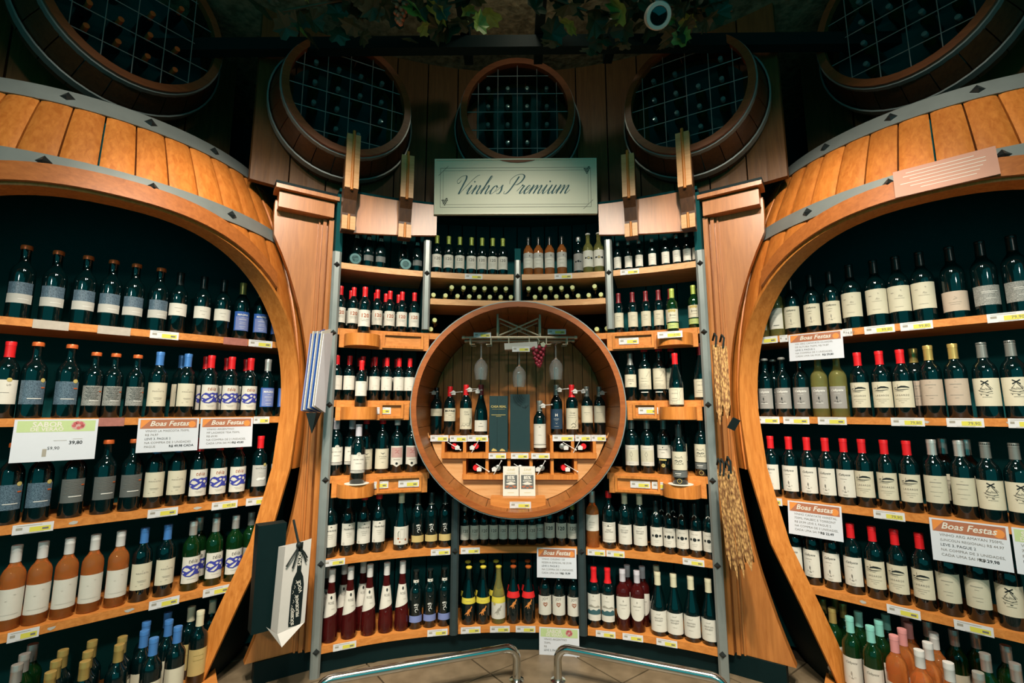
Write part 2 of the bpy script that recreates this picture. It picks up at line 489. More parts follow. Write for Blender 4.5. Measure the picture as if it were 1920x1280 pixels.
def barrel_display(side):
    word = 'left' if side < 0 else 'right'
    root = empty('barrel_display', (side * BX, BY, 0))
    tag(root, 'giant upright wooden barrel on the %s with arched opening and wine shelves' % word, 'barrel shelf')
    mid = -45.0 if side < 0 else -135.0     # direction the opening faces
    def P(ph, r, z):                        # local point
        return Vector((r * math.cos(R_(ph)), r * math.sin(R_(ph)), z + EYE))
    NS = 52; wst = 360.0 / NS
    ZT = 1.349
    for i in range(NS):
        d0 = -180 + i * wst + 0.19 + 2.6; d1 = -180 + (i + 1) * wst - 0.19 + 2.6
        dm = (d0 + d1) / 2
        if abs(dm) > 128: continue
        th = 0.035
        def piece(za, zb, nz, da=d0, db=d1):
            m = MB()
            def fn(u, v, w):
                d = da + (db - da) * u
                z = za(d) + (zb(d) - za(d)) * v
                crown = 0.007 * (1 - (2 * u - 1) ** 4)
                return P(mid + d, rb(z) + crown - th * w, z)
            return m.slab(fn, 8, nz).build('stave', 'wood_stave', root, smooth=True, angle=30)
        if min(abs(d0), abs(d1)) >= HALF:
            piece(lambda d: -0.30, lambda d: ZT, 18)
        else:
            if max(abs(d0), abs(d1)) > HALF:      # the stave the opening just touches
                lo, hi = sorted((d0, d1), key=abs)
                cut = HALF * (1 if dm > 0 else -1)
                a_, b_ = sorted((cut, hi))
                piece(lambda d: -0.30, lambda d: ZT, 18, a_, b_)
                a_, b_ = sorted((lo, cut))
                piece(lambda d: ztop(d), lambda d: ZT, 12, a_, b_)
            else:
                piece(ztop, lambda d: ZT, 8)
    # boundary of the opening, from the foot on one side over the top to the other foot
    up = [(d, z) for d, z in LOW[:-1]]
    n = 26
    top = []
    for k in range(n * 2 + 1):
        t = PI * k / (2 * n)
        c, s = math.cos(t), math.sin(t)
        top.append((HALF * math.copysign(abs(c) ** (2 / 2.6), c), 0.86 * abs(s) ** (2 / 2.6)))
    bd = up + top + [(-d, z) for d, z in up[::-1]]
    # thick lining of the opening
    m = MB()
    def fn(u, v, w):
        k = u * (len(bd) - 1); i = min(int(k), len(bd) - 2); f = k - i
        d = bd[i][0] + (bd[i + 1][0] - bd[i][0]) * f; z = bd[i][1] + (bd[i + 1][1] - bd[i][1]) * f
        r = rb(z)
        cx, cz = 0.0, -0.1
        sc = 1.0 - 0.018 * (1 - w)
        return P(mid + d * sc, r + 0.006 - 0.095 * v, max(-EYE + 0.001, z * (sc if z > 0 else 1.0)))
    m.slab(fn, len(bd) - 1, 1)
    m.build('opening_lining', 'wood_orange', root, smooth=True, angle=35)
    # raised arch moulding over the upper part
    m = MB()
    def fn2(u, v, w):
        d = -36 + 72 * u
        z0 = ztop(d); z = z0 - 0.004 + 0.085 * v
        return P(mid + d * (1 + 0.03 * v), rb(z) + 0.024 * (1 - w) + 0.001, z)
    m.slab(fn2, 30, 1).build('arch_moulding', 'wood_arch', root, smooth=True, angle=35)
    # added dark liner behind the staves, stops light leaking through their gaps
    m = MB()
    def fi(u, v, w):
        d = -128 + 256 * u
        za = ztop(d) + 0.012 if abs(d) < HALF else -0.30
        z = za + (ZT - 0.01 - za) * v
        return P(mid + d, rb(z) - 0.037 - 0.006 * w, z)
    m.slab(fi, 64, 8).build('leak_liner', 'black_board', root, smooth=True, angle=30)
    # added black sheet below the staves: the shadowed gap put into its colour
    for sg_ in (-1, 1):
        m = MB()
        def fk(u, v, w):
            z = -EYE + 0.012 + (EYE - 0.30) * v
            d_ = LOW[-1][0]
            for (a1_, z1_), (a2_, z2_) in zip(LOW, LOW[1:]):
                if z1_ <= z <= z2_: d_ = a1_ + (a2_ - a1_) * (z - z1_) / (z2_ - z1_)
            dd = d_ + 0.2 + (128.0 - d_) * u
            return P(mid + sg_ * dd, rb(z) - 0.028 - 0.018 * w, z)
        m.slab(fk, 20, 10).build('shade_band', 'black_paint', root, smooth=True, angle=30)
    # hoops and their studs
    for zc, h in ((0.94, 0.078), (1.305, 0.085)):
        m = MB()
        def fn3(u, v, w):
            d = -128 + 256 * u; z = zc - h / 2 + h * v
            return P(mid + d, rb(z) + 0.011 * (1 - w) + 0.002, z)
        m.slab(fn3, 80, 1).build('hoop', 'hoop_metal', root, smooth=True, angle=30)
        for k in range(-6, 7):
            d = k * 19.0 + (6 if side < 0 else -6)
            c = P(mid + d, rb(zc) + 0.012, zc)
            s = MB()
            e = 0.026
            s.add([(-e, 0, 0), (0, 0, -e), (e, 0, 0), (0, 0, e), (0, -0.022, 0)], [(0, 1, 4), (1, 2, 4), (2, 3, 4), (3, 0, 4), (3, 2, 1, 0)])
            s.build('stud', 'stud_metal', root, loc=c, rz=R_(mid + d + 90))
    # shelves
    n_ = Vector((-side * 0.70711, -0.70711, 0)); t_ = Vector((0.70711, -side * 0.70711, 0))
    def B(s, o, z): return n_ * o + t_ * s + Vector((0, 0, z))
    for z in SHZ[side]:
        hl = math.sqrt((rb(z - EYE) - 0.062) ** 2 - OFF ** 2)
        hb = min(hl + 0.25, math.sqrt((rb(z - EYE) - 0.062) ** 2 - 0.44 ** 2))
        m = MB()
        m.prism([(-hl, OFF), (hl, OFF), (hb, 0.44), (-hb, 0.44)], z - 0.032, z, lambda x, y, t: B(x, y, t))
        m.build('shelf', 'wood_shelf', root)
    rs = random.Random(5 + side)
    for z in (SHZ[side][1:] if side > 0 else SHZ[side][2:]):
        for q in range(4):
            s0 = rs.uniform(-0.45, 0.5); fl_ = Flat()
            n_p = 7
            fl_.poly([(0.020 * rs.uniform(.5, 1) * math.cos(2 * PI * i / n_p), 0.009 * rs.uniform(.4, 1) * math.sin(2 * PI * i / n_p)) for i in range(n_p)])
            put('sticker_residue', fl_.plane('sticker_residue', 'paper_lgrey'), root, B(s0, OFF + 0.0008, z - 0.017), R_(45 if side < 0 else -45))
    m = MB()
    m.prism([(1.035 * math.sin(R_(q)), 1.035 * math.cos(R_(q))) for q in range(-32, 33, 8)] + [(0.62, 0.44), (-0.62, 0.44)], 0.016, 0.06, lambda x, y, t: B(x, y, t))
    m.build('base_shelf', 'wood_shelf', root)
    MB().prism([(-0.9, 0.42), (0.9, 0.42), (0.9, 0.40), (-0.9, 0.40)], 0.016, 2.6, lambda x, y, t: B(x, y, t)).build('back_panel', 'black_board', root)
    MB().lathe([(0, 2.58), (0.80, 2.58), (0.80, 2.61), (0, 2.61)], 40).build('leak_lid', 'black_board', root)  # unseen disc added to keep light from leaking in at the barrel top
    return root
BARREL = {s: barrel_display(s) for s in (-1, 1)}

# ================================================================== PILLARS
def pillar(side):
    word = 'left' if side < 0 else 'right'
    ang = side * R_(34.2)
    c = arc(ang, 2.085, 0)
    root = empty('pillar', c, -ang)
    tag(root, 'orange wooden panelled pillar between niche and %s barrel' % word, 'pillar')
    W = 0.30
    inn = -side   # local x towards the niche
    tl = Vector((math.cos(ang), -math.sin(ang)))            # world direction of local +x
    def edge(z):   # outer edge follows the bulge of the big barrel
        zr = z - EYE
        r = 1.185 - (0.20 if zr > 0 else 0.12) * zr * zr + 0.055
        for k in range(200):
            x = -W / 2 + W * k / 200
            q = Vector((c.x, c.y)) + tl * (inn * x)
            if math.hypot(q.x - side * BX, q.y - BY) >= r: return x
        return W / 2
    m = MB()
    def fsh(u, v, w):
        z = 0.10 + 2.30 * v; e = edge(z)
        x = e + (W / 2 - e) * u
        return (inn * x, 0.005 + 0.05 * w, z)
    m.slab(fsh, 1, 24).build('shaft', 'wood_pillar', root)
    for x, w, dpt in ((0.136, 0.026, 0.04), (0.104, 0.018, 0.024), (0.078, 0.008, 0.012)):
        MB().box((inn * x, 0.005 - dpt / 2, 1.22), (w, dpt, 2.24)).build('moulding', 'wood_pillar', root)
    # capital
    MB().box((0, -0.015, 2.385), (W - 0.02, 0.09, 0.085)).build('capital', 'wood_pillar', root)
    m = MB(); m.box((0, -0.03, 2.445), (W + 0.02, 0.12, 0.022)).build('cornice', 'wood_pillar', root)
    MB().box((0, -0.02, 2.47), (W + 0.02, 0.10, 0.02)).build('cap_strip', 'black_paint', root)
    MB().box((inn * 0.03, 0.03, 0.05), (W - 0.05, 0.07, 0.098)).build('plinth', 'black_paint', root)
    return root
for s in (-1, 1): pillar(s)

# ================================================================== CENTRAL NICHE SHELVING
unit = empty('niche_shelving', (0, 0, 0))
tag(unit, 'curved wooden wine shelving filling the niche between the pillars', 'shelving')
AE = R_(28.9)
xa = lambda x, r=2.0: math.asin(x / r)
D0, D1 = 2.0, 2.30
def shelf(a0, a1, z, mat='wood_shelf', th=0.034):
    return arc_board(a0, a1, D0, D1, z - th, z).build('shelf', mat, unit)
UP, LO = xa(0.53), xa(0.345)
for z in (0.135, 0.54):
    for a0, a1 in ((-AE, -LO - 0.012), (-LO + 0.012, LO - 0.012), (LO + 0.012, AE)):
        shelf(a0, a1, z)
for z, x in ((0.945, 0.49), (1.335, 0.60), (1.72, 0.44)):
    for s in (-1, 1):
        a0, a1 = sorted((s * xa(x), s * AE))
        shelf(a0, a1, z)
for a0, a1 in ((-AE, -UP - 0.012), (-UP + 0.012, -0.012), (0.012, UP - 0.012), (UP + 0.012, AE)):
    shelf(a0, a1, 2.085, 'wood_pale')
shelf(-UP + 0.012, UP - 0.012, 1.925, 'wood_pale', 0.034)
# back of the unit in upright boards, and the plinth below
nbk = 26
for i in range(nbk):
    a0 = -AE - 0.012 + (2 * AE + 0.024) * i / nbk; a1 = -AE - 0.012 + (2 * AE + 0.024) * (i + 1) / nbk - 0.003
    if max(abs(a0), abs(a1)) < xa(0.66, 2.305):
        arc_board(a0, a1, D1 + 0.005, D1 + 0.02, 0.0, 0.68, 2).build('back_board', 'black_board', unit)
        arc_board(a0, a1, D1 + 0.005, D1 + 0.02, 1.90, 2.5, 2).build('back_board', 'black_board', unit)
    else:
        arc_board(a0, a1, D1 + 0.005, D1 + 0.02, 0.0, 2.5, 2).build('back_board', 'black_board', unit)
arc_board(-AE, AE, D0 + 0.03, D0 + 0.05, 0.002, 0.10).build('kick_plate', 'black_paint', unit)
arc_board(-AE - .012, AE + .012, 2.02, D1 + 0.02, 2.50, 2.52).build('top_board', 'black_board', unit)
def sidewall(s, z0, z1, a, mat, w=0.02):
    arc_board(a - w / 2.2, a + w / 2.2, D0 + 0.012, D1, z0, z1, 2).build('divider', mat, unit)
for s in (-1, 1):
    sidewall(s, 0.0, 2.48, s * (AE + 0.008), 'black_board')
    sidewall(s, 0.10, 0.80, s * LO, 'black_board')
    sidewall(s, 1.72, 2.30, s * UP, 'black_board')
sidewall(1, 1.93, 2.25, 0.0, 'black_board')
# metal edge strips with pyramid studs
def strip(a, z0, z1, w, mat, r=D0):
    c = arc(a, r, 0)
    m = MB().prism([(-w / 2, 0.012), (-w / 2, -0.006), (-w / 4, -0.014), (w / 4, -0.014), (w / 2, -0.006), (w / 2, 0.012)], z0, z1, lambda x, y, t: (x, y, t))
    return m.build('edge_strip', mat, unit, loc=c, rz=-a)
pyr = MB().add([(-.017, 0, 0), (0, 0, -.017), (.017, 0, 0), (0, 0, .017), (0, -0.014, 0)], [(0, 1, 4), (1, 2, 4), (2, 3, 4), (3, 0, 4), (3, 2, 1, 0)]).mesh('stud', 'stud_metal')
def stud(a, z, r=D0 - 0.0142):
    put('stud', pyr, unit, arc(a, r, z), -a)
for s in (-1, 1):
    strip(s * (AE + 0.012), 0.0, 2.14, 0.046, 'hoop_metal')
    for z in (0.12, 0.525, 0.93, 1.31, 1.69, 2.065): stud(s * (AE + 0.012), z)
    strip(s * UP, 1.74, 2.27, 0.042, 'hoop_metal')
    stud(s * UP, 2.07)
    strip(s * LO, 0.10, 0.80, 0.042, 'dark_metal')
    stud(s * LO, 0.525)
strip(0, 1.895, 2.17, 0.036, 'hoop_metal'); stud(0, 2.07)

# framed fascia panels and rounded bottle brackets on the side bays
FASC = {1.72: (0.51, 0.145), 1.335: (0.605, 0.10), 0.945: (0.50, 0.125)}
for z, (xi, h) in FASC.items():
    for s in (-1, 1):
        a0, a1 = sorted((s * xa(xi), s * (AE - 0.004)))
        arc_board(a0, a1, D0 - 0.014, D0 - 0.0005, z - 0.105, z - 0.002).build('fascia', 'wood_shelf', unit)
        ai, ao = xa(xi) + 0.016, xa(0.755)
        am = s * (ai + ao) / 2; wf = (ao - ai) * 1.98
        c = arc(am, D0 - 0.0145 - 0.002, z - 0.055)
        fr = MB()
        for zz in (-0.036, 0.036): fr.box((0, -0.006, zz), (wf, 0.014, 0.013))
        for xx in (-wf / 2 + 0.0065, wf / 2 - 0.0065): fr.box((xx, -0.006, 0), (0.013, 0.014, 0.059))
        fr.build('panel_frame', 'wood_orange', unit, loc=c, rz=-am)
        # bracket
        ab = s * xa(0.855)
        c = arc(ab, D0 - 0.0145, 0)
        pts = [(0.092 * math.cos(PI * k / 16), -0.105 * abs(math.sin(PI * k / 16)) ** 0.75) for k in range(17)]
        MB().prism(pts, z - 0.10, z - 0.035, lambda x, y, t: (x, y, t)).build('bottle_bracket', 'wood_orange', unit, loc=c, rz=-ab, smooth=True, angle=40)

# valance boards and corbels over the niche
for s in (-1, 1):
    word = 'left' if s < 0 else 'right'
    a0, a1 = sorted((s * xa(0.47, 1.94), s * R_(29.5)))
    m = MB()
    def fnv(u, v, w):
        a = a0 + (a1 - a0) * u
        q = abs(a)
        lo = 2.24 + 0.05 * (1 - (q - R_(14)) / R_(15.5)); hi = 2.475
        return arc(a, 1.95 + 0.022 * w, lo + (hi - lo) * v)
    v = m.slab(fnv, 12, 1).build('valance_board', 'wood_pillar', smooth=True, angle=40)
    tag(v, 'curved wooden valance board over the niche, %s of the sign' % word, 'valance')
    for j, (ad, hgt) in enumerate(((19.5, 0.20), (28.6, 0.255))):
        a = s * R_(ad)
        c = arc(a, 1.95, 0)
        cb = empty('corbel', c, -a)
        tag(cb, 'fluted wooden corbel %s on the %s valance' % ('nearest the sign' if j == 0 else 'beside the pillar', word), 'corbel')
        w = 0.068
        zt = 2.50 + hgt; zb = 2.45
        # upper fluted block, leaning outward, curved neck and lower block
        for xx in (-w / 2 + 0.013, w / 2 - 0.013):
            MB().box((xx, -0.095, (zt + zb) / 2), (0.028, 0.035, zt - zb)).build('flute', 'wood_pale', cb)
        MB().tube([(0, -0.112, zb - 0.01), (0, -0.112, zt + 0.02)], 0.008).build('dowel', 'wood_orange', cb, smooth=True)
        MB().box((0, -0.042, (zt + zb) / 2), (w, 0.07, zt - zb)).build('block', 'wood_dark', cb)
        prof = [(-0.112, 2.45), (-0.075, 2.40), (-0.055, 2.33), (-0.052, 2.27), (-0.052, 2.235), (0.0, 2.235), (0.0, 2.45)]
        MB().prism(prof, -w / 2, w / 2, lambda y, z, t: (t, y, z)).build('neck', 'wood_dark', cb)
        for xx in (-w / 2 + 0.013, w / 2 - 0.013):
            MB().box((xx, -0.058, 2.275), (0.028, 0.016, 0.075)).build('flute', 'wood_pale', cb)
        MB().tube([(0, -0.066, 2.235), (0, -0.066, 2.32)], 0.006).build('dowel', 'wood_orange', cb, smooth=True)

# ================================================================== UPPER ROUND BARREL HEADS
def head_barrel(ang, z, idx, posword):
    RH = 0.335 if abs(ang) < R_(50) else 0.375
    rr = 1.875 if abs(ang) < R_(50) else 2.27
    c = arc(ang, rr, z)
    root = empty('wall_barrel', c, -ang)
    tag(root, 'dark barrel lying in the upper wall with a bottle grid, %s' % posword, 'barrel')
    L = 0.255
    def prof(t): return RH + 0.06 * math.sin(min(1.0, t / L) * PI / 2)
    ns = 22
    for k in range(ns):
        a0 = 2 * PI * k / ns; a1 = 2 * PI * (k + 1) / ns - 0.012
        m = MB()
        def fn(u, v, w):
            a = a0 + (a1 - a0) * u; y = L * v
            r = prof(y) - 0.03 * w
            return (r * math.cos(a), y, r * math.sin(a))
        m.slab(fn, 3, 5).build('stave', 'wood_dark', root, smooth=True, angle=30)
    def ringm(r0, r1, y0, y1, name, mat):
        m = MB()
        pr = [(r0, y0), (r1, y0), (r1, y1), (r0, y1), (r0, y0)]
        m.lathe([(r, y) for r, y in pr], 48, Matrix.Rotation(-PI / 2, 4, 'X')) if False else None
        vs = []; fs = []; n = 48
        q = [(r0, y0), (r1, y0), (r1, y1), (r0, y1)]
        for i in range(n):
            a = 2 * PI * i / n
            vs += [(r * math.cos(a), y, r * math.sin(a)) for r, y in q]
        for i in range(n):
            j = (i + 1) % n
            for k in range(4):
                l = (k + 1) % 4
                fs.append((i * 4 + k, j * 4 + k, j * 4 + l, i * 4 + l))
        m.add(vs, fs).build(name, mat, root, smooth=True, angle=40)
    ringm(RH - 0.032, RH + 0.004, -0.018, 0.02, 'rim', 'wood_rim')
    ringm(RH + 0.0045, RH + 0.012, 0.0, 0.04, 'hoop', 'hoop_metal')
    ringm(prof(0.20) + 0.001, prof(0.20) + 0.009, 0.16, 0.21, 'hoop', 'hoop_metal')
    MB().lathe([(0, 0.248), (RH, 0.248), (RH, 0.256), (0, 0.256)], 32, Matrix.Rotation(-PI / 2, 4, 'X') @ Matrix.Scale(1, 4)).build('back', 'black_board', root)
    RI = RH - 0.034
    stp = 0.118
    k = -2
    for k in range(-2, 3):
        for h in (0, 1):
            o = k * stp + (0.0 if h else 0.0)
            if abs(o) >= RI: continue
            hl = math.sqrt(RI * RI - o * o)
            p = [(-hl, 0, o), (hl, 0, o)] if h else [(o, 0, -hl), (o, 0, hl)]
            y = 0.008 if h else 0.003
            MB().tube([(a, y, b) for a, _, b in p], 0.0022, 6).build('grid_bar', 'hoop_metal', root, smooth=True)
    return root, c, stp, RI
HEADS = []
for i, (ad, word) in enumerate(((-55, 'far left'), (-29.5, 'second from left'), (0, 'above the sign'), (29.5, 'second from right'), (55, 'far right'))):
    HEADS.append(head_barrel(R_(ad), (3.22, 2.985, 3.06, 2.985, 3.22)[i], i, word))
ROWS = [
 ('L1', 1.645, [
  ('cop1', -2.028, 1.885, 45, 0), ('cop1', -1.96, 1.953, 45, 0), ('cop1', -1.892, 2.021, 45, 0), ('cop1', -1.83, 2.083, 45, 0),
  ('cop1', -1.772, 2.141, 45, 0), ('cop1', -1.706, 2.207, 45, 0), ('arch', -1.65, 2.263, 45, 0), ('arch', -1.579, 2.334, 45, 0),
  ('arch', -1.516, 2.397, 45, 0), ('magna_g', -1.453, 2.46, 45, 0), ('magna_g', -1.387, 2.526, 45, 0), ('magna_g', -1.324, 2.589, 45, 0),
 ]),
 ('L2', 1.25, [
  ('wcrm', -2.031, 1.882, 45, 0), ('cop2', -1.976, 1.937, 45, 0), ('cop2', -1.903, 2.01, 45, 0), ('cop3', -1.845, 2.068, 45, 0),
  ('cop3', -1.798, 2.115, 45, 0), ('cop3', -1.743, 2.17, 45, 0), ('masc', -1.684, 2.229, 45, 0), ('masc', -1.605, 2.308, 45, 0),
  ('teia_r', -1.535, 2.378, 45, 0), ('teia_r', -1.47, 2.443, 45, 0), ('teia_r', -1.407, 2.506, 45, 0), ('magna_s', -1.347, 2.566, 45, 0),
  ('magna_s', -1.282, 2.631, 45, 0), ('masc', -1.68, 2.374, 45, 1), ('teia_r', -1.593, 2.43, 45, 1), ('teia_r', -1.526, 2.497, 45, 1),
  ('teia_r', -1.461, 2.562, 45, 1),
 ]),
 ('L3', 0.845, [
  ('cop2', -1.993, 1.92, 45, 0), ('cop2', -1.933, 1.98, 45, 0), ('cop4', -1.862, 2.051, 45, 0), ('cop4', -1.791, 2.122, 45, 0),
  ('cop4', -1.726, 2.187, 45, 0), ('masc', -1.666, 2.247, 45, 0), ('masc', -1.606, 2.307, 45, 0), ('teia_r', -1.545, 2.368, 45, 0),
  ('teia_r', -1.485, 2.428, 45, 0), ('teia_r', -1.424, 2.489, 45, 0), ('julia_r', -1.353, 2.56, 45, 0), ('julia_r', -1.288, 2.625, 45, 0),
 ]),
 ('L4', 0.455, [
  ('rosew', -1.961, 1.952, 45, 0), ('rosew', -1.908, 2.005, 45, 0), ('rosew', -1.852, 2.061, 45, 0), ('rosew', -1.795, 2.118, 45, 0),
  ('rosew', -1.735, 2.178, 45, 0), ('masc', -1.676, 2.237, 45, 0), ('masc', -1.615, 2.298, 45, 0), ('teia_w', -1.544, 2.369, 45, 0),
  ('teia_w', -1.477, 2.436, 45, 0), ('teia_w', -1.416, 2.497, 45, 0), ('julia_g', -1.378, 2.571, 45, 0), ('gdark', -1.393, 2.69, 45, 1),
  ('gdark', -1.53, 2.524, 45, 1), ('teia_w', -1.572, 2.454, 45, 1),
 ]),
 ('R1', 1.665, [
  ('ywhite', 1.274, 2.639, -45, 0), ('ywhite', 1.327, 2.586, -45, 0), ('ywhite', 1.381, 2.532, -45, 0), ('caf_k', 1.434, 2.479, -45, 0),
  ('caf_k', 1.499, 2.414, -45, 0), ('caf_k', 1.559, 2.354, -45, 0), ('tall', 1.619, 2.294, -45, 0), ('tall', 1.687, 2.226, -45, 0),
  ('tall', 1.746, 2.167, -45, 0), ('tall', 1.806, 2.107, -45, 0), ('wide', 1.877, 2.036, -45, 0), ('band', 1.945, 1.968, -45, 0),
  ('band', 2.01, 1.903, -45, 0),
 ]),
 ('R2', 1.25, [
  ('caf_g', 1.272, 2.641, -45, 0), ('caf_g', 1.325, 2.588, -45, 0), ('caf_g', 1.384, 2.529, -45, 0), ('caf_g', 1.442, 2.471, -45, 0),
  ('caf_y', 1.5, 2.413, -45, 0), ('caf_y', 1.556, 2.357, -45, 0), ('lag', 1.617, 2.296, -45, 0), ('lag', 1.676, 2.237, -45, 0),
  ('lag', 1.73, 2.183, -45, 0), ('tan', 1.799, 2.114, -45, 0), ('tan', 1.856, 2.057, -45, 0), ('mill', 1.918, 1.994, -45, 0),
  ('mill', 1.977, 1.936, -45, 0), ('caf_g', 1.335, 2.691, -45, 1), ('caf_g', 1.394, 2.633, -45, 1), ('tan', 1.82, 2.22, -45, 1),
 ]),
 ('R3', 0.845, [
  ('caf_w', 1.289, 2.679, -45, 0), ('caf_w', 1.325, 2.588, -45, 0), ('caf_w', 1.386, 2.527, -45, 0), ('caf_w', 1.444, 2.469, -45, 0),
  ('caf_w', 1.5, 2.413, -45, 0), ('caf_w', 1.553, 2.36, -45, 0), ('lag', 1.604, 2.309, -45, 0), ('lag', 1.663, 2.25, -45, 0),
  ('lag', 1.72, 2.193, -45, 0), ('crm', 1.78, 2.133, -45, 0), ('crm', 1.841, 2.072, -45, 0), ('mill', 1.897, 2.016, -45, 0),
  ('mill', 1.955, 1.958, -45, 0), ('crm', 1.883, 2.199, -45, 1), ('crm', 1.931, 2.138, -45, 1),
 ]),
 ('R4', 0.455, [
  ('caf_w', 1.347, 2.621, -45, 0), ('caf_w', 1.379, 2.534, -45, 0), ('caf_w', 1.432, 2.481, -45, 0), ('caf_w', 1.49, 2.423, -45, 0),
  ('caf_w', 1.55, 2.363, -45, 0), ('lag', 1.608, 2.305, -45, 0), ('lag', 1.665, 2.248, -45, 0), ('lag', 1.725, 2.188, -45, 0),
  ('tan2', 1.781, 2.132, -45, 0), ('tan2', 1.843, 2.07, -45, 0), ('mill', 1.906, 2.007, -45, 0),
 ]),
 ('A1', 2.085, [
  ('magn', -0.924, 2.632, 26.5, 0), ('magn', -0.863, 2.662, 24.6, 0), ('magn', -0.8, 2.689, 22.7, 0), ('magn', -0.675, 2.737, 19.0, 0),
  ('magn', -0.601, 2.761, 16.9, 0), ('mini', 0.595, 2.763, -16.7, 0), ('mini', 0.654, 2.744, -18.4, 0), ('mini', 0.712, 2.724, -20.1, 0),
  ('mini', 0.781, 2.697, -22.2, 0), ('mini', 0.849, 2.668, -24.2, 0), ('mini', 0.905, 2.642, -25.9, 0), ('mini', 0.955, 2.617, -27.5, 0),
  ('mini', 0.998, 2.594, -28.8, 0),
 ]),
 ('A1c', 2.085, [
  ('n120g', -0.487, 2.782, 13.7, 0), ('n120g', -0.418, 2.797, 11.7, 0), ('n120g', -0.352, 2.81, 9.8, 0), ('n120g', -0.282, 2.821, 7.9, 0),
  ('n120g', -0.218, 2.828, 6.1, 0), ('n120g', -0.153, 2.834, 4.3, 0), ('n120g', -0.091, 2.838, 2.5, 0), ('ros2', 0.065, 2.839, -1.8, 0),
  ('ros2', 0.127, 2.836, -3.5, 0), ('ros2', 0.195, 2.831, -5.4, 0), ('ros2', 0.269, 2.822, -7.5, 0), ('noirs', 0.368, 2.807, -10.3, 0),
  ('noiry', 0.425, 2.796, -11.9, 0), ('noiry', 0.487, 2.782, -13.7, 0),
 ]),
 ('A2', 1.72, [
  ('n120r', -0.979, 2.581, 28.5, 0), ('n120r', -0.861, 2.64, 24.8, 0), ('n120r', -0.8, 2.667, 23.0, 0), ('n120r', -0.735, 2.694, 21.0, 0),
  ('n120r', -0.67, 2.717, 19.1, 0), ('n120r', -0.604, 2.739, 17.1, 0), ('n120r', -0.917, 2.613, 26.6, 0), ('n120r', -1.017, 2.651, 28.5, 1),
  ('n120r', -0.956, 2.683, 26.7, 1), ('n120r', -0.831, 2.741, 23.0, 1), ('n120r', -0.778, 2.763, 21.4, 1), ('n120r', -0.709, 2.788, 19.4, 1),
  ('drk', 0.587, 2.744, -16.6, 0), ('drk', 0.662, 2.72, -18.8, 0), ('drk', 0.732, 2.695, -20.9, 0), ('drk', 0.797, 2.669, -22.9, 0),
  ('drk', 0.856, 2.643, -24.7, 0), ('medal', 0.965, 2.589, -28.1, 0), ('medal', 1.022, 2.649, -28.7, 1),
 ]),
 ('A3', 1.335, [
  ('wred', -0.979, 2.581, 28.5, 0), ('wred', -0.921, 2.611, 26.7, 0), ('wred', -0.858, 2.642, 24.8, 0), ('wred', -0.799, 2.668, 22.9, 0),
  ('wred', -0.738, 2.693, 21.1, 0), ('wred', -0.675, 2.716, 19.2, 0), ('wred', -0.618, 2.734, 17.6, 0), ('wred', -0.899, 2.711, 25.0, 1),
  ('wred', -0.833, 2.741, 23.0, 1), ('wred', -0.772, 2.765, 21.3, 1), ('wred', -0.708, 2.789, 19.4, 1), ('crmd', 0.638, 2.728, -18.1, 0),
  ('tallc', 0.713, 2.702, -20.4, 0), ('tallc', 0.786, 2.673, -22.5, 0), ('tallc', 0.858, 2.686, -24.2, 0), ('burgp', 0.982, 2.58, -28.6, 0),
 ]),
 ('A4', 0.945, [
  ('jac', -0.967, 2.588, 28.2, 0), ('jac', -0.895, 2.624, 25.9, 0), ('rais', -0.828, 2.655, 23.8, 0), ('rais', -0.748, 2.689, 21.4, 0),
  ('pinkl', -0.673, 2.716, 19.2, 0), ('pinkl', -0.596, 2.741, 16.9, 0), ('emb', 0.632, 2.73, -18.0, 0), ('emb', 0.711, 2.703, -20.3, 0),
  ('gale', 0.793, 2.671, -22.7, 0), ('cat', 0.868, 2.637, -25.1, 0), ('cat', 0.965, 2.589, -28.1, 0),
 ]),
 ('A5', 0.54, [
  ('ned', -0.974, 2.584, 28.4, 0), ('ned', -0.895, 2.624, 25.9, 0), ('ned_r', -0.822, 2.658, 23.7, 0), ('ned_r', -0.752, 2.687, 21.5, 0),
  ('wl', -0.639, 2.728, 18.2, 0), ('birdt', -0.554, 2.754, 15.7, 0), ('birdt', -0.481, 2.773, 13.6, 0), ('birdt', -0.407, 2.789, 11.5, 0),
  ('rosw', 0.413, 2.788, -11.6, 0), ('first', 0.501, 2.768, -14.1, 0), ('ash', 0.584, 2.745, -16.6, 0), ('ash', 0.66, 2.721, -18.8, 0),
  ('noir', 0.739, 2.692, -21.1, 0), ('noir', 0.8, 2.667, -23.0, 0), ('noir', 0.859, 2.641, -24.8, 0), ('noir', 0.919, 2.612, -26.6, 0),
  ('noir', 0.977, 2.582, -28.5, 0), ('noir', 0.79, 2.758, -21.8, 1), ('noir', 0.847, 2.734, -23.4, 1),
 ]),
 ('A5c', 0.54, [
  ('n120s', -0.299, 2.808, 8.4, 0), ('n120s', -0.245, 2.815, 6.9, 0), ('n120s', -0.192, 2.821, 5.4, 0), ('n120s', -0.138, 2.825, 3.9, 0),
  ('n120s', -0.084, 2.828, 2.4, 0), ('n120s', -0.03, 2.83, 0.8, 0), ('n120s', 0.024, 2.83, -0.7, 0), ('n120s', 0.078, 2.829, -2.2, 0),
  ('n120s', 0.122, 2.856, -3.3, 0), ('n120', 0.177, 2.822, -5.0, 0), ('n120', 0.242, 2.816, -6.8, 0), ('n120g', 0.304, 2.807, -8.5, 0),
  ('n120g', 0.276, 2.912, -7.4, 1),
 ]),
 ('A6', 0.135, [
  ('rose', -0.953, 2.595, 27.7, 0), ('rose', -0.871, 2.636, 25.1, 0), ('rose', -0.782, 2.675, 22.4, 0), ('rose', -0.701, 2.706, 20.0, 0),
